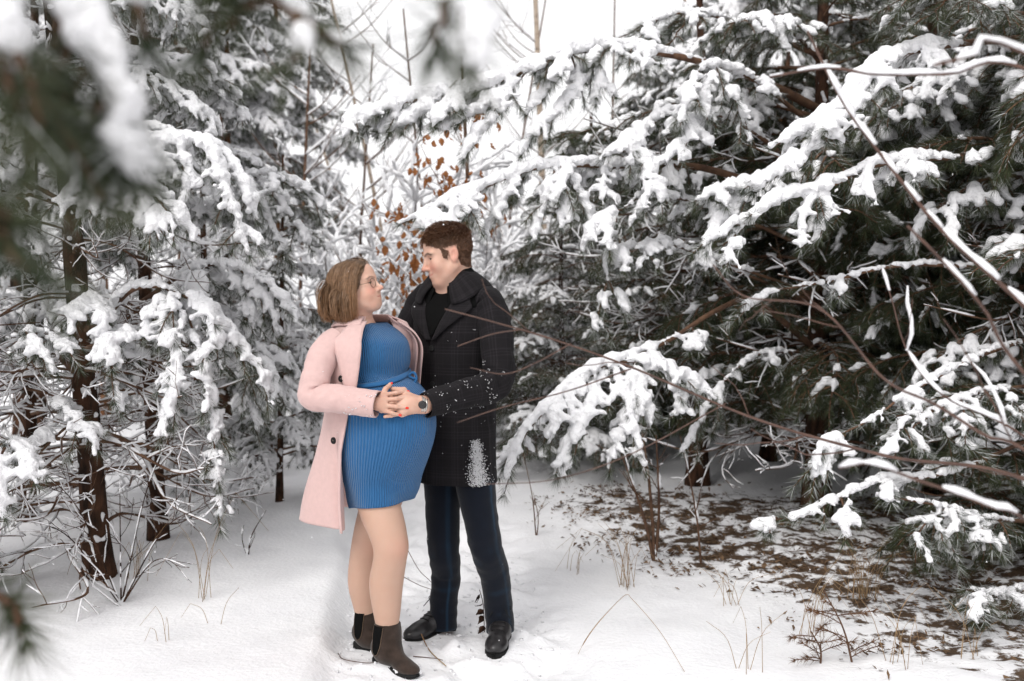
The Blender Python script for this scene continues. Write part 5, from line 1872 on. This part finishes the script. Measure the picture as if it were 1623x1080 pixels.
# lace-up shoes
def shoe(parent, base, heel, hd, L, seed):
    hd = unit(V3(hd[0], hd[1], 0))
    sl = np.cross(Z3, hd)
    R = np.stack([hd, sl, Z3], 1)
    G = lambda x, y, z: heel + R @ V3(x, y, z)
    F = Field(np.minimum(heel, heel + hd * L) - .1, np.maximum(heel, heel + hd * L) + V3(.1, .1, .2), .0035)
    F.cone(G(.045, 0, .055), G(.060, 0, .150), .040, .044, .02)
    F.cone(G(.045, 0, .050), G(.12, 0, .052), .040, .042, .02)
    F.cone(G(.11, 0, .062), G(L - .09, 0, .042), .040, .036, .03)
    F.ell(G(L - .068, 0, .034), (.068, .046, .034), R, .025)
    _, X = F.blk(F.lo, F.lo + F.h * F.n)
    F.f = np.maximum(F.f, -(X[2] - np.float32(heel[2] + .014)) + 0 * F.f)
    F.f = np.maximum(F.f, (X[2] - np.float32(heel[2] + .150)) + 0 * F.f)
    v, q = F.polys()
    sh = obj('shoe', mk_mesh('shoe', v - base, np.zeros((0, 3)), q, BLACK), parent)
    g = Geo()
    xs = np.linspace(0, 1, 24)
    wd = np.interp(xs, [0, .03, .12, .4, .68, .85, .95, 1], [.014, .028, .038, .037, .049, .043, .028, .008])
    v = np.array([[G(x * L * 1.02 - .004, s * w, z) for s, z in ((-1, .019), (1, .019), (1, -.004), (-1, -.004))] for x, w in zip(xs, wd)])
    g.add(v.reshape(-1, 3), [(0, 1, 2), (0, 2, 3), (92, 94, 93), (92, 95, 94)], grid_quads(24, 4, True))
    obj('sole', g.mesh('sole', RUBBER, off=base), sh)
    g = Geo()                    # laces: crossing rows over the tongue and a loose bow
    for k in range(5):
        x = .085 + .022 * k
        row = [F.march(G(x + .006 * math.cos(y * 60), y, .2), -Z3, .2) + Z3 * .002 for y in np.linspace(-.026, .026, 9)]
        tube(g, np.array(row), .0022, 5)
    kx = F.march(G(.085, 0, .2), -Z3, .2)
    for s in (-1, 1):
        tube(g, spline([kx, kx + sl * s * .03 + Z3 * .016, kx + sl * s * .045 + hd * .02, kx + sl * s * .03 + hd * .01 - Z3 * .006, kx], 20), .002, 5)
        tube(g, spline([kx, kx + sl * s * .02 + hd * .03 + Z3 * .004, kx + sl * s * .045 + hd * .05 - Z3 * .03], 12), .002, 5)
    obj('lace', g.mesh('lace', RUBBER, off=base), sh)
    r_ = np.random.default_rng(seed)
    caps = []
    for k in range(9):
        u = r_.uniform(.6, 1.0)
        w = np.interp(u, xs, wd)
        c = G(u * L, r_.uniform(-1, 1) * w, 0)
        c = F.march(c + Z3 * .15, -Z3, .15) if r_.random() < .4 else G(u * L, r_.choice((-1, 1)) * w, .001)
        caps.append((c - Z3 * .002, c + hd * r_.uniform(-.03, .03) - Z3 * .002, r_.uniform(.003, .0045), .0025))
    tag(obj('snow', snow_mesh(caps, .004, .002, base), sh), kind='stuff')
    return sh


gm1, gm2 = gz(-.055, 4.1), gz(-.35, 4.24)
shoe(man, BM, V3(-.035, 4.255, gm1 - .014), (-.14, -.99), .285, 3)
shoe(man, BM, V3(-.262, 4.355, gm2 - .014), (-.66, -.75), .285, 4)
# wristwatch
g = Geo()
wd_ = unit(hb - wrLm)
wc = wrLm + wd_ * .006
wa = unit(np.cross(wd_, Z3))
wb = np.cross(wd_, wa)
th = np.linspace(0, 2 * np.pi, 30)
for o_ in (-.007, 0, .007):
    tube(g, np.array([wc + wd_ * o_ + .034 * math.cos(x) * wa + .030 * math.sin(x) * wb for x in th]), .0042, 6, cap=False)
watch = obj('wristwatch', g.mesh('wristwatch', STEEL, off=BM), man)
cn = unit(V3(0, 0, CAM_H) - wc)
disc_button(watch, BM, wc + cn * .036, cn, .016, BLACK).name = 'watch_dial'
# snow sticking to the coat
rs = np.random.default_rng(78)
_n = 2300
_u = rs.random(_n) ** .75                                  # brushed-off snow: a streak widening to the hem
_px = 754 + 6 * _u + rs.normal(0, 1, _n) * (3.2 + 5.5 * _u)
_py = 697 + 73 * _u
_th = np.linspace(-.6, 2.6, 240)
_zs = np.array([P(760, y, 4.08)[2] for y in _py])
patch_ = []
for a, z in zip(_px, _zs):
    c = mc.at(_th, np.full(240, max(z, .668)), .012)
    i = np.argmin(np.abs(811.5 + FPX * c[:, 0] / c[:, 1] - a) + 40 * (c[:, 1] > 4.25))
    patch_.append(c[i] + rs.normal(0, .004, 3) * V3(1, .3, 1))
patch_ = np.array(patch_)
dusting(coat_m, BM, np.vstack([patch_, pick(sL.data, BM, (660, 560, 800, 690), 220, rs, .002, .35, 50), pick(coat_m.data, BM, (680, 520, 800, 770), 40, rs, .003, .3)]), 2, (.0007, .0020))


# ------------------------------------------------------------------ overhanging pine close by on the left: boughs hang into view
fp, fpb, _ = pine(-1.95, 1.25, 3.6, .06, 'pine overhanging the near end of the path with low blurred snowy boughs', [(1.9, 3.5, .4, 4, .6, .3, H_ + M_)], seed=60, tsnow=False)


def near(stem, fingers, seed, **k):
    a = dict(r0=.007, extra=2, ex_len=.05, rad=.017, wide=.016, stem_rad=.019, h=.006, droop=.3, dens=700, nfrom=.35, stem_snow=.25, frost=.04)
    a.update(k)
    hero(fp, fpb, stem, fingers, seed, **a)


near([(-700, -330, 1.5), (-200, -200, 1.15), (60, -60, .98), (120, 40, .95), (165, 130, .94), (200, 215, .94), (212, 262, .94)], [
    [(150, 110, .94), (110, 150, .92), (95, 200, .90)], [(110, 30, .95), (70, 110, .92), (60, 170, .92)], [(170, 140, .94), (150, 180, .92), (145, 225, .92)], [(90, 0, .96), (110, 90, .92), (100, 150, .92)]], 401, extra=4, snow=.12, stem_rad=.046, rad=.026, wide=.022, r0=.01, ex_len=.06)
near([(-700, -200, 1.3), (-200, -80, .95), (-30, 0, .84), (8, 60, .82), (20, 125, .82)], [[(-20, 40, .84), (20, 120, .8), (35, 180, .8)], [(0, 60, .84), (45, 130, .8), (60, 190, .8)]], 402, extra=3, snow=.0, stem_rad=.042)
near([(-500, -420, 1.5), (0, -200, 1.1), (185, -70, 1.0), (212, 10, .98), (232, 62, .98)], [], 403, extra=2, snow=.3, rad=.018, stem_rad=.026)
near([(-500, -500, 1.5), (100, -220, 1.1), (330, -70, 1.0), (430, 0, .98), (500, 45, .96), (545, 75, .96)], [[(480, 30, .96), (478, 70, .95), (470, 95, .95)], [(420, 0, .98), (360, 40, .98), (330, 80, .98)]], 404, extra=3, rad=.020, snow=.6, stem_rad=.022)
near([(-400, -560, 1.5), (300, -280, 1.1), (640, -120, .95), (715, -30, .92), (745, 40, .9), (745, 92, .9)], [[(700, -20, .92), (703, 30, .92), (700, 75, .92)]], 405, extra=1, rad=.02, stem_rad=.048, stem_snow=.6, snow=.2)
near([(-800, 100, 1.2), (-250, 250, .9), (-60, 310, .82), (15, 345, .8)], [[(-40, 315, .82), (10, 380, .8), (40, 420, .8)]], 406, extra=1, snow=0, stem_snow=2)
near([(-900, 860, 1.6), (-200, 900, 1.3), (-20, 935, 1.2), (35, 985, 1.18)], [[(-10, 940, 1.2), (20, 960, 1.18), (25, 1010, 1.18)]], 407, extra=7, snow=.1, stem_snow=2)


# ------------------------------------------------------------------ bare red-twigged shrub standing close by on the right
def bare(name, base, label, cat, stems, seed, bark, thick=1.0, dens=5, depth=2, kl=.22, cover=.85, spread=.7, group=None, sn=True):
    t_ = thing(name, base, label, cat, group)
    rng = np.random.default_rng(seed)
    for pts, r0, r1, ds, dp in stems:
        gw_, gs_ = Geo(), Geo()
        p_ = spline(np.array(pts), max(int(len(pts) * 12), 24))
        twigs(gw_, gs_ if (sn and ds >= 0) else None, p_, r0, r1, rng, dp, abs(ds), spread, 0.0, cover, thick, kl)
        b_ = obj('stem', gw_.mesh('stem', bark, off=base), t_)
        if sn and gs_.n:
            tag(obj('snow', gs_.mesh('snow', SNOW, off=base), b_), kind='stuff')
    return t_


rb = V3(1.95, 2.35, gz(1.95, 2.35) - .03)
lo = lambda h, dx=0, dy=0: rb + V3(dx, dy, h)
bare('bare_shrub', rb, 'leafless red barked shrub with snow lined arching twigs in front of the dark pines', 'shrub', [
    ([lo(0), lo(.5, -.05), lo(.9, -.2, -.05), P(1640, 500, 2.2), P(1500, 372, 2.25), P(1400, 250, 2.3), P(1335, 160, 2.35), P(1280, 50, 2.4)], .0105, .003, 2, 1),
    ([lo(0), lo(.45, -.08), lo(.75, -.25, -.1), P(1640, 610, 2.05), P(1560, 490, 2.05), P(1490, 410, 2.05), P(1438, 358, 2.05)], .0085, .003, 1, 0),
    ([lo(0), lo(.7, .02), lo(1.5, -.05, -.05), P(1660, 125, 2.2), P(1500, 118, 2.2), P(1390, 118, 2.25), P(1310, 108, 2.3), P(1220, 122, 2.35)], .010, .003, 1, 0),
    ([lo(0), lo(.7, 0, -.1), lo(1.5, -.1, -.35), P(1640, 92, 1.8), P(1540, 92, 1.75), P(1480, 104, 1.75)], .010, .003, 2, 0),
    ([lo(0), lo(.4, -.1), P(1680, 790, 2.5), P(1400, 722, 2.6), P(1200, 665, 2.65), P(1000, 582, 2.7), P(870, 536, 2.7), P(780, 510, 2.7), P(705, 490, 2.7)], .0075, .0021, -2.2, 1),
    ([lo(0), lo(.5, -.05), P(1660, 720, 2.5), P(1500, 630, 2.55), P(1440, 560, 2.6), P(1415, 480, 2.6), P(1398, 425, 2.65)], .007, .0016, 6, 1),
    ([lo(0), lo(.3, -.1, -.1), P(1680, 870, 1.95), P(1560, 800, 1.9), P(1450, 760, 1.9), P(1380, 735, 1.9), P(1330, 742, 1.9)], .007, .003, 1, 0),
    ([lo(0), lo(.4, -.05, -.1), P(1680, 760, 2.1), P(1560, 690, 2.1), P(1480, 640, 2.15), P(1400, 600, 2.2), P(1300, 490, 2.3), P(1180, 470, 2.35), P(1130, 420, 2.4)], .008, .0018, -3, 1),
    ([P(905, 545, 2.7), P(850, 575, 2.65), P(800, 593, 2.65), P(745, 583, 2.65)], .0022, .0013, -1, 0),
    ([P(1000, 585, 2.7), P(900, 620, 2.65), P(800, 645, 2.6), P(725, 670, 2.6)], .0023, .0014, -1, 0),
    ([P(830, 522, 2.7), P(780, 530, 2.7), P(725, 549, 2.7)], .0022, .0014, -1, 0),
    ([P(1150, 640, 2.65), P(1000, 720, 2.6), P(880, 760, 2.55), P(770, 768, 2.55)], .0022, .0012, -1, 0)], 501, BARK_R, thick=1.15, kl=.16, cover=.8)

# stems of young bushes under the pines
for lb, bx, by, tops, r in (
        ('two stemmed leafless bush rooted in the litter below the long bough', 1038, 884, [(1005, 600), (1040, 690), (985, 720)], .012),
        ('thin single stemmed bare sapling beside the two stemmed bush', 1112, 885, [(1078, 690)], .008),
        ('thin brown sapling standing near the person in the black coat', 850, 852, [(822, 690), (845, 780)], .0045)):
    D = CAM_H * FPX / (by - HZ)
    b0 = P(bx, by, D)
    b0[2] = gz(b0[0], b0[1]) - .03
    bare('bare_bush', b0, lb, 'bush', [([b0, b0 * .55 + P(tx, ty, D) * .45 + V3(.02, 0, 0), P(tx, ty, D)], r, r * .3, 6, 2) for tx, ty in tops], bx, BARK_T, thick=.8, kl=.4, cover=.3)
b0 = P(192, 968, 4.55)
b0[2] = gz(b0[0], b0[1]) - .02
bare('bare_bush', b0, 'dark leafless bush with arching snowy twigs at the foot of the thick dark trunk', 'bush',
     [([b0, b0 * .5 + P(x, y, d) * .5 + V3(0, 0, .12), P(x, y, d)], .0045, .0015, 6, 2) for x, y, d in ((330, 800, 4.5), (60, 740, 4.4), (270, 690, 4.7), (190, 760, 4.6), (20, 820, 4.3), (300, 900, 4.4), (100, 830, 4.5))], 503, BARK_D, thick=.5, kl=.45, cover=.6)
b0 = P(393, 888, 5.3)
b0[2] = gz(b0[0], b0[1]) - .02
bare('bare_seedling', b0, 'small forked bare seedling poking from the snow at the edge of the path', 'seedling', [([b0, b0 + V3(.02, 0, .12), b0 + V3(.10, 0, .26)], .005, .0015, 9, 1), ([b0, b0 + V3(-.03, 0, .10), b0 + V3(-.02, 0, .18)], .004, .0015, 6, 1)], 504, BARK_D, kl=.4)


# ------------------------------------------------------------------ withered oak sapling with brown leaves behind the couple
def leaf_mesh(seed, L, lobes=4, curl=.35):
    r_ = np.random.default_rng(seed)
    n = 11
    u = np.linspace(0, 1, n)
    w = .30 * np.sin(np.pi * u ** .8) * (1 + .32 * np.sin(u * lobes * 2 * np.pi)) + .01
    z = curl * (u - .5) ** 2 + .04 * r_.standard_normal(n)
    v = np.array([[(x, -b, c + .5 * b * curl), (x, 0, c), (x, b, c + .5 * b * curl)] for x, b, c in zip(u, w, z)]).reshape(-1, 3) * L
    return mk_mesh('leaf', v, np.zeros((0, 3)), grid_quads(n, 3), LEAF_OAK)


leafs = [leaf_mesh(i, .072, 3 + i % 3, .3 + .25 * i) for i in range(5)]
ob = P(735, 670, 7.6)
ob[2] = gz(ob[0], ob[1]) - .03
oak = thing('oak_sapling', ob, 'young oak sapling keeping withered orange brown leaves, between the two people', 'oak sapling')
rng = np.random.default_rng(601)
gw_, gs_ = Geo(), Geo()
tk = spline([ob, P(738, 520, 7.6), P(742, 330, 7.6), P(736, 180, 7.6), P(732, 90, 7.6)], 30)
tube(gw_, tk, np.linspace(.028, .010, 30), 8)
ends = []
for j, (pts, nl) in enumerate((([(740, 420), (700, 300), (680, 260), (668, 232)], 40), ([(739, 360), (715, 310), (690, 275)], 26), ([(738, 440), (690, 470), (640, 430), (612, 405)], 46), ([(739, 480), (680, 480), (640, 468)], 40),
                          ([(740, 400), (665, 355), (610, 340), (572, 322)], 40), ([(739, 260), (752, 200), (768, 165)], 16), ([(738, 330), (725, 300), (745, 285)], 12), ([(738, 240), (712, 190), (700, 180)], 12),
                          ([(740, 430), (720, 440), (690, 415), (650, 392)], 44), ([(740, 500), (700, 500), (655, 492)], 20), ([(740, 300), (770, 330), (790, 345)], 8))):
    p_ = spline([P(x, y, 7.6 + rng.normal(0, .08)) for x, y in pts], 18)
    twigs(gw_, gs_, p_, .008, .002, rng, 1, 9, .8, 0, .8, 1.2, .3)
    for _ in range(nl):
        i = int(rng.uniform(.3, 1) * 17)
        lf = obj('leaf', leafs[int(rng.integers(5))], oak, p_[i] + rng.normal(0, .085, 3) - ob)
        lf.rotation_euler = (rng.uniform(-.8, .8), rng.uniform(.4, 1.9), rng.uniform(0, 6.28))
        lf.scale = (rng.uniform(.8, 1.25),) * 3
obj('trunk', gw_.mesh('trunk', BARK_T, off=ob), oak)
tag(obj('snow', gs_.mesh('snow', SNOW, off=ob), oak), kind='stuff')


# ------------------------------------------------------------------ background: snow-laden shrubs, birches, bare poles, tall pines
def make_shrub(seed, h):
    rng_ = np.random.default_rng(seed)
    gw__, gs__ = Geo(), Geo()
    for k in range(7):
        a = rng_.uniform(0, 6.28)
        s_ = rng_.uniform(.25, .65) * h
        p_ = spline([V3(0, 0, 0), V3(math.cos(a) * s_ * .4, math.sin(a) * s_ * .4, h * .5), V3(math.cos(a) * s_, math.sin(a) * s_, h * rng_.uniform(.75, 1))], 26)
        twigs(gw__, gs__, p_, .012, .003, rng_, 2, 6.5, .8, .05, .97, 3.2, .40, 4)
    return gw__.mesh('branches', BARK_T), gs__.mesh('snow', SNOW)


SHR = [make_shrub(700 + i, 2.0) for i in range(3)]
for i, (x, y, s, lb) in enumerate((
        (-.95, 9.6, 1.0, 'snow covered leafless shrub behind the person in the pink coat'), (-.35, 10.6, 1.15, 'tall snow covered shrub behind the oak sapling'), (.15, 9.0, .95, 'snow covered shrub behind the person in the black coat'),
        (-1.5, 11.6, 1.2, 'snow covered shrub where the path disappears'), (-.7, 12.8, 1.35, 'large white shrub at the far end of the clearing'), (-2.1, 13.4, 1.3, 'far white shrub beyond the bend of the path'), (.5, 12.0, 1.25, 'white shrub below the birch trunk'), (-1.15, 10.4, 1.45, 'tall white twiggy shrub between the path and the oak sapling'), (-.55, 9.3, 1.2, 'white twiggy shrub just behind the withered oak leaves'), (.05, 13.6, 1.6, 'tallest white shrub in the far gap'), (-1.75, 9.9, 1.2, 'white shrub leaning over the far path'))):
    t_ = thing('snowy_shrub', (x, y, gz(x, y) - .03), lb, 'shrub', 'snow covered shrubs behind the couple')
    t_.rotation_euler = (0, 0, i * 1.7)
    t_.scale = (s, s, s)
    b_ = obj('branches', SHR[i % 3][0], t_)
    tag(obj('snow', SHR[i % 3][1], b_), kind='stuff')
for i, (x, y, h, lb) in enumerate(((-1.05, 11.0, 1.9, 'low snow buried pine behind the person in the pink coat'), (-.1, 12.2, 2.2, 'small snow buried pine behind the oak sapling'), (-1.9, 12.6, 2.6, 'rounded snow buried pine near the bend of the path'), (.55, 10.6, 2.0, 'snow buried young pine beside the smaller snow dusted pine'), (-1.35, 8.9, 1.5, 'knee high young pine bent under snow beside the path'))):
    pine(x, y, h, .03, lb, [(.25, h - .15, .22, 5, .75, .25, H_)], seed=80 + i, tsnow=False, free=False)
for i, (px, D, r, h, lean, lb, bark, nl) in enumerate((
        (868, 14, .065, 7.5, -.25, 'pale birch trunk rising behind the long snowy bough', BIRCH, 9),
        (640, 15, .04, 7, -1.3, 'leaning bare pole of a young birch in the bright gap', BIRCH, 8),
        (600, 17, .035, 7, -1.9, 'thin slanting birch behind the leaning birch pole', BIRCH, 7),
        (965, 18, .03, 8, .1, 'slim straight bare trunk far behind the birch', BARK_T, 6),
        (780, 16, .03, 6.5, .9, 'thin bare tree leaning towards the birch', BARK_T, 8), (690, 13, .03, 5.2, -.4, 'fine twigged snowy bare tree above the oak sapling', BARK_T, 16), (560, 14, .03, 5.0, .3, 'fine twigged snowy bare tree beside the leaning birch pole', BARK_T, 16), (470, 12, .03, 4.6, .2, 'fine twigged snowy bare tree over the bend of the path', BARK_T, 16))):
    x = (px - 811.5) / FPX * D
    b0 = V3(x, D, -.05)
    t_ = thing('birch_tree' if bark is BIRCH else 'bare_tree', b0, lb, 'tree')
    rng_ = np.random.default_rng(800 + i)
    p_ = spline([b0, b0 + V3(lean * .3, 0, h * .4), b0 + V3(lean, 0, h)], 40)
    g = Geo()
    tube(g, p_, np.linspace(r, r * .35, 40), 9, jit=.03)
    obj('trunk', g.mesh('trunk', bark, off=b0), t_)
    for k in range(nl):
        j = int(rng_.uniform(.25, .9) * 39)
        a = rng_.choice((-1, 1))
        l = rng_.uniform(.8, 2.0) * (.7 if nl > 12 else 1)
        e = p_[j] + V3(a * l * .7, rng_.normal(0, .3), l * .75)
        gw__, gs__ = Geo(), Geo()
        twigs(gw__, gs__, spline([p_[j], p_[j] * .5 + e * .5 + V3(0, 0, -.1), e], 18), .010, .003, rng_, 2 if nl > 12 else 1, 4, .7, 0, .8, 2.2 if nl > 12 else 1.2, .4, 4)
        b_ = obj('limb', gw__.mesh('limb', BARK_T, off=b0), t_)
        if gs__.n:
            tag(obj('snow', gs__.mesh('snow', SNOW, off=b0), b_), kind='stuff')
for i, (px, D, r, lb, z0) in enumerate((
        (1232, 11.5, .072, 'tall pine with bright orange upper trunk above the thicket', 4.2), (287, 12.5, .05, 'slender orange trunked pine behind the thicket of bare snowy twigs', 3.2), (362, 13.5, .05, 'slender brown trunked pine beside the slender orange trunked one', 3.0),
        (165, 12, .06, 'brown trunked pine behind the overhanging boughs', 3.0), (1405, 15, .05, 'far thin orange trunk between the upper pine boughs', 4.5), (440, 15, .06, 'distant pine with hazy crown at the border of the bright gap', 2.6), (1085, 19, .06, 'far straight pine beyond the birch', 4.0))):
    x = (px - 811.5) / FPX * D
    pine(x, D, 8.0, r, lb, [(z0, 7.8, .42, 5, 1.3, .5, H_ + M_)], bark=BARK_O, seed=90 + i, tsnow=False)

# ------------------------------------------------------------------ dry grass, seedlings, fallen twigs
rng = np.random.default_rng(901)


def tuft(px, py, n, hgt, lb, spread=.5, group=None, lean=0):
    D = CAM_H * FPX / (py - HZ)
    b0 = P(px, py, D)
    b0[2] = gz(b0[0], b0[1]) - .01
    t_ = thing('dry_grass_tuft', b0, lb, 'dry grass', group)
    for k in range(n):
        g = Geo()
        a, h = rng.uniform(0, 6.28), hgt * rng.uniform(.55, 1.15)
        s_ = h * spread * rng.uniform(.2, 1)
        o_ = V3(rng.normal(0, .03), rng.normal(0, .03), 0)
        dx = V3(math.cos(a) * s_ + lean * h, math.sin(a) * s_, 0)
        p_ = spline([o_, o_ + dx * .35 + V3(0, 0, h * .6), o_ + dx + V3(0, 0, h * rng.uniform(.75, 1))], 9)
        if rng.random() < .35:
            p_ = np.vstack([p_, p_[-1] + unit(dx + V3(1e-3, 0, 0)) * h * .35 + V3(0, 0, -h * rng.uniform(.2, .6))])
        tube(g, p_, np.linspace(.0014, .0007, len(p_)), 4)
        obj('stalk', g.mesh('stalk', GRASS), t_)


GG = 'dry grass stalks in the snow'
tuft(318, 975, 7, .42, 'sparse tall dry grass stalks in the smooth snow bank beside the path', .5)
tuft(262, 1045, 3, .16, 'three short dry stalks in the smooth snow of the bank', .5)
tuft(340, 1010, 2, .20, 'pair of bent dry stalks beside the tall grass stalks', .9)
tuft(225, 935, 9, .24, 'dense short dry grass at the foot of the thick dark trunk', .5)
tuft(985, 925, 16, .36, 'straw coloured grass clump under the snow laden bough', .6)
tuft(1365, 955, 34, .30, 'dense orange brown grass clump in the leaf litter', .55)
tuft(1280, 1010, 9, .35, 'loose dry grass clump at the border of the litter', .8)
tuft(1420, 1070, 7, .34, 'long thin stalks leaning over the snow at the litter border', .9)
tuft(1190, 1075, 6, .34, 'few dry stalks arching over clean snow near the litter', .9)
tuft(1540, 1060, 6, .30, 'thin dry stalks beside dark holes in the snow', .8)
tuft(905, 905, 6, .18, 'short brown grass at the edge of the shaded litter', .7)
tuft(1160, 960, 8, .20, 'brown grass bent flat at the snow edge', 1.0)

# a long bent stalk on the clean snow
b0 = P(1085, 1078, 3.75)
b0[2] = gz(b0[0], b0[1])
t_ = thing('dry_grass_tuft', b0, 'long bent grass stalk with drooping seed head over clean snow', 'dry grass')
g = Geo()
tube(g, spline([b0, P(1045, 1000, 3.9), P(1000, 948, 4.0), P(990, 944, 4.02), P(950, 985, 4.05), P(925, 1020, 4.05), P(905, 1062, 4.0)], 40) - b0, np.r_[np.full(22, .0011), np.linspace(.0011, .0024, 12), np.full(6, .0008)], 5)
obj('stalk', g.mesh('stalk', GRASS), t_)


def seedling(px, py, tx, ty, lb, seed):
    D = CAM_H * FPX / (py - HZ)
    b0 = P(px, py, D)
    b0[2] = gz(b0[0], b0[1]) - .02
    t_ = thing('pine_seedling', b0, lb, 'seedling')
    B = Bough(seed)
    sp_ = spline([b0, b0 * .5 + P(tx, ty, D) * .5 + V3(.02, 0, 0), P(tx, ty, D)], 18)
    B.wood(sp_, .005, .002, 5)
    for k in range(11):
        i = int(B.r.uniform(.15, .98) * 16)
        a = B.r.uniform(0, 6.28)
        B.shoot(sp_[i], V3(math.cos(a), math.sin(a), .35), B.r.uniform(.07, .15), .1, 4, .002, 0, .016, .016, 0, 260, .035, .1)
    me = B.meshes(.008, .004, b0)
    w_ = obj('stem', me[0], t_)
    me[1].materials[0] = NEEDLE_DRY
    me[1].name = 'needles'
    tag(obj('needles', me[1], w_), kind='stuff')
    if me[2]:
        tag(obj('snow', me[2], w_), kind='stuff')


seedling(1352, 1062, 1305, 935, 'withered brown pine seedling standing at the litter border', 21)
seedling(1300, 1062, 1285, 1000, 'small half dead pine seedling beside the withered seedling', 22)
# sprig in front of the man's shoe and twigs lying on the path
b0 = P(768, 990, 4.32)
b0[2] = gz(b0[0], b0[1]) - .02
t_ = thing('leafy_sprig', b0, 'dark withered sprig sticking out of the snow between the man shoes', 'sprig')
t_['label'] = 'dark withered leafy sprig sticking out of the snow between the black shoes'
g = Geo()
st = spline([b0, P(766, 960, 4.32), P(760, 935, 4.32)], 10)
tube(g, st - b0, .0018, 5)
obj('stem', g.mesh('stem', BARK_D), t_)
lm_ = leaf_mesh(31, .045, 1, .5)
lm_.materials[0] = BARK_D
for k in range(7):
    lf = obj('leaf', lm_, t_, st[int(rng.integers(2, 10))] - b0)
    lf.rotation_euler = (rng.uniform(-1, 1), rng.uniform(.2, 1.2), rng.uniform(2.2, 4.2))
for i, (pts, r, lb) in enumerate((
        ([(536, 1043), (545, 1063), (580, 1066), (602, 1060)], .0022, 'curved reddish twig lying in the snow behind the brown boots'),
        ([(655, 1052), (690, 1045), (702, 1043)], .002, 'short dark twig lying beside the toe of the brown boot'),
        ([(664, 1012), (680, 1032), (707, 1054)], .0032, 'tan stick leaning across the snow beside the black shoe'),
        ([(646, 872), (665, 905), (685, 925)], .0018, 'thin curved twig arching behind the brown boots'),
        ([(640, 915), (665, 928), (690, 938)], .0018, 'thin twig sagging low behind the dark jeans'))):
    up_ = .03 if i == 2 else .008
    q_ = []
    for j, (x, y) in enumerate(pts):
        D = (CAM_H - .01) * FPX / (y - HZ)
        if i >= 3:
            D = 4.7
            q_.append(P(x, y, D))
        else:
            c = P(x, y, D)
            c[2] = gz(c[0], c[1]) + r + (.035 if (i == 2 and j == 0) else .003)
            q_.append(c)
    q_ = np.array(q_)
    if i >= 3:
        q_ = np.vstack([q_, q_[-1] + V3(.06, .02, -.12)])
        q_[-1][2] = gz(q_[-1][0], q_[-1][1]) - .01
    g = Geo()
    tube(g, spline(q_, 20) - q_[0], np.linspace(r, r * .6, 20), 6)
    tag(obj('fallen_twig', g.mesh('fallen_twig', BARK_R if i < 2 else (GRASS if i == 2 else BARK_T)), None, q_[0]), lb, 'twig')

# ------------------------------------------------------------------ leaf litter, drifting powder, falling flakes (nobody could count them)
r_ = np.random.default_rng(950)
g = Geo()
X, Y = r_.uniform(-.1, 4.2, 60000), r_.uniform(3.0, 7.6, 60000)
m_ = litter_mask(X, Y)
k_ = (r_.random(60000) < m_ * (.25 + .9 * (noise(X * 2.6, Y * 2.6, 3.3) > .1))) & (noise(X * 6, Y * 6, 1.1) > -.25)
X, Y = X[k_][:9000], Y[k_][:9000]
n = len(X)
Zg = ground_h(X, Y)
a = r_.uniform(0, 6.28, n)
L = r_.uniform(.012, .045, n)
w = L * r_.uniform(.12, .5, n)
d = np.stack([np.cos(a), np.sin(a), r_.normal(0, .35, n)], 1) * L[:, None]
s = np.stack([-np.sin(a), np.cos(a), r_.normal(0, .5, n)], 1) * w[:, None]
c = np.stack([X, Y, Zg + .004 + r_.random(n) * .012], 1)
lift = np.stack([0 * X, 0 * X, r_.uniform(-.3, .6, n) * w], 1)
v = np.stack([c - d * .5, c - s * .5 + lift, c + d * .5, c + s * .5 + lift], 1).reshape(-1, 3)
i = np.arange(n) * 4
g.add(v, np.vstack([np.stack([i, i + 1, i + 2], 1), np.stack([i, i + 2, i + 3], 1)]))
tag(obj('leaf_litter', g.mesh('leaf_litter', LITTER, False)), 'brown fallen leaves and needles scattered over thin snow under the pines', 'leaf litter', kind='stuff')


def flakes(name, c, rad, lb, cat):
    n = len(c)
    a, b = unit(r_.standard_normal((n, 3))), unit(r_.standard_normal((n, 3)))
    v = np.stack([c + a * rad[:, None], c + b * rad[:, None], c - (a + b) * rad[:, None] * .7], 1).reshape(-1, 3)
    tag(obj(name, mk_mesh(name, v, np.arange(3 * n).reshape(-1, 3), np.zeros((0, 4)), SNOW, False)), lb, cat, kind='stuff')


c = np.stack([r_.uniform(-3.5, 3.5, 1500), r_.uniform(3.2, 7.5, 1500), r_.uniform(0, 3.4, 1500)], 1)
flakes('falling_snow', c, r_.uniform(.002, .0045, 1500), 'small snow flakes drifting down between the trees', 'snow flakes')
n = 28000
c = np.stack([r_.normal(.30, .26, n), r_.normal(6.3, .35, n), r_.uniform(.35, 1.9, n)], 1)
c[:, 0] += (c[:, 2] - 1.0) * .18
flakes('drifting_powder', c, r_.uniform(.0013, .0028, n), 'veil of fine powder snow falling from the bough beside the black coat', 'powder snow')

# crumbs of kicked-up snow on the trodden path
n = 500
y_ = r_.uniform(3.3, 5.6, n)
x_ = edge_x(y_) + r_.uniform(.0, .95, n)
caps_ = [(V3(x, y, gz(x, y) + .002), V3(x + r_.normal(0, .006), y, gz(x, y) + .003), q, q * .7) for x, y, q in zip(x_, y_, r_.uniform(.002, .008, n))]
g = Geo()
for a, b, ra, rb in caps_:
    tube(g, np.array([a - V3(ra, 0, 0), a, b, b + V3(rb, 0, 0)]), np.array([.3, 1, .9, .3]) * ra, 6, jit=.2)
tag(obj('snow_crumbs', g.mesh('snow_crumbs', SNOW)), 'loose crumbs of snow kicked up along the trodden path', 'snow', kind='stuff')
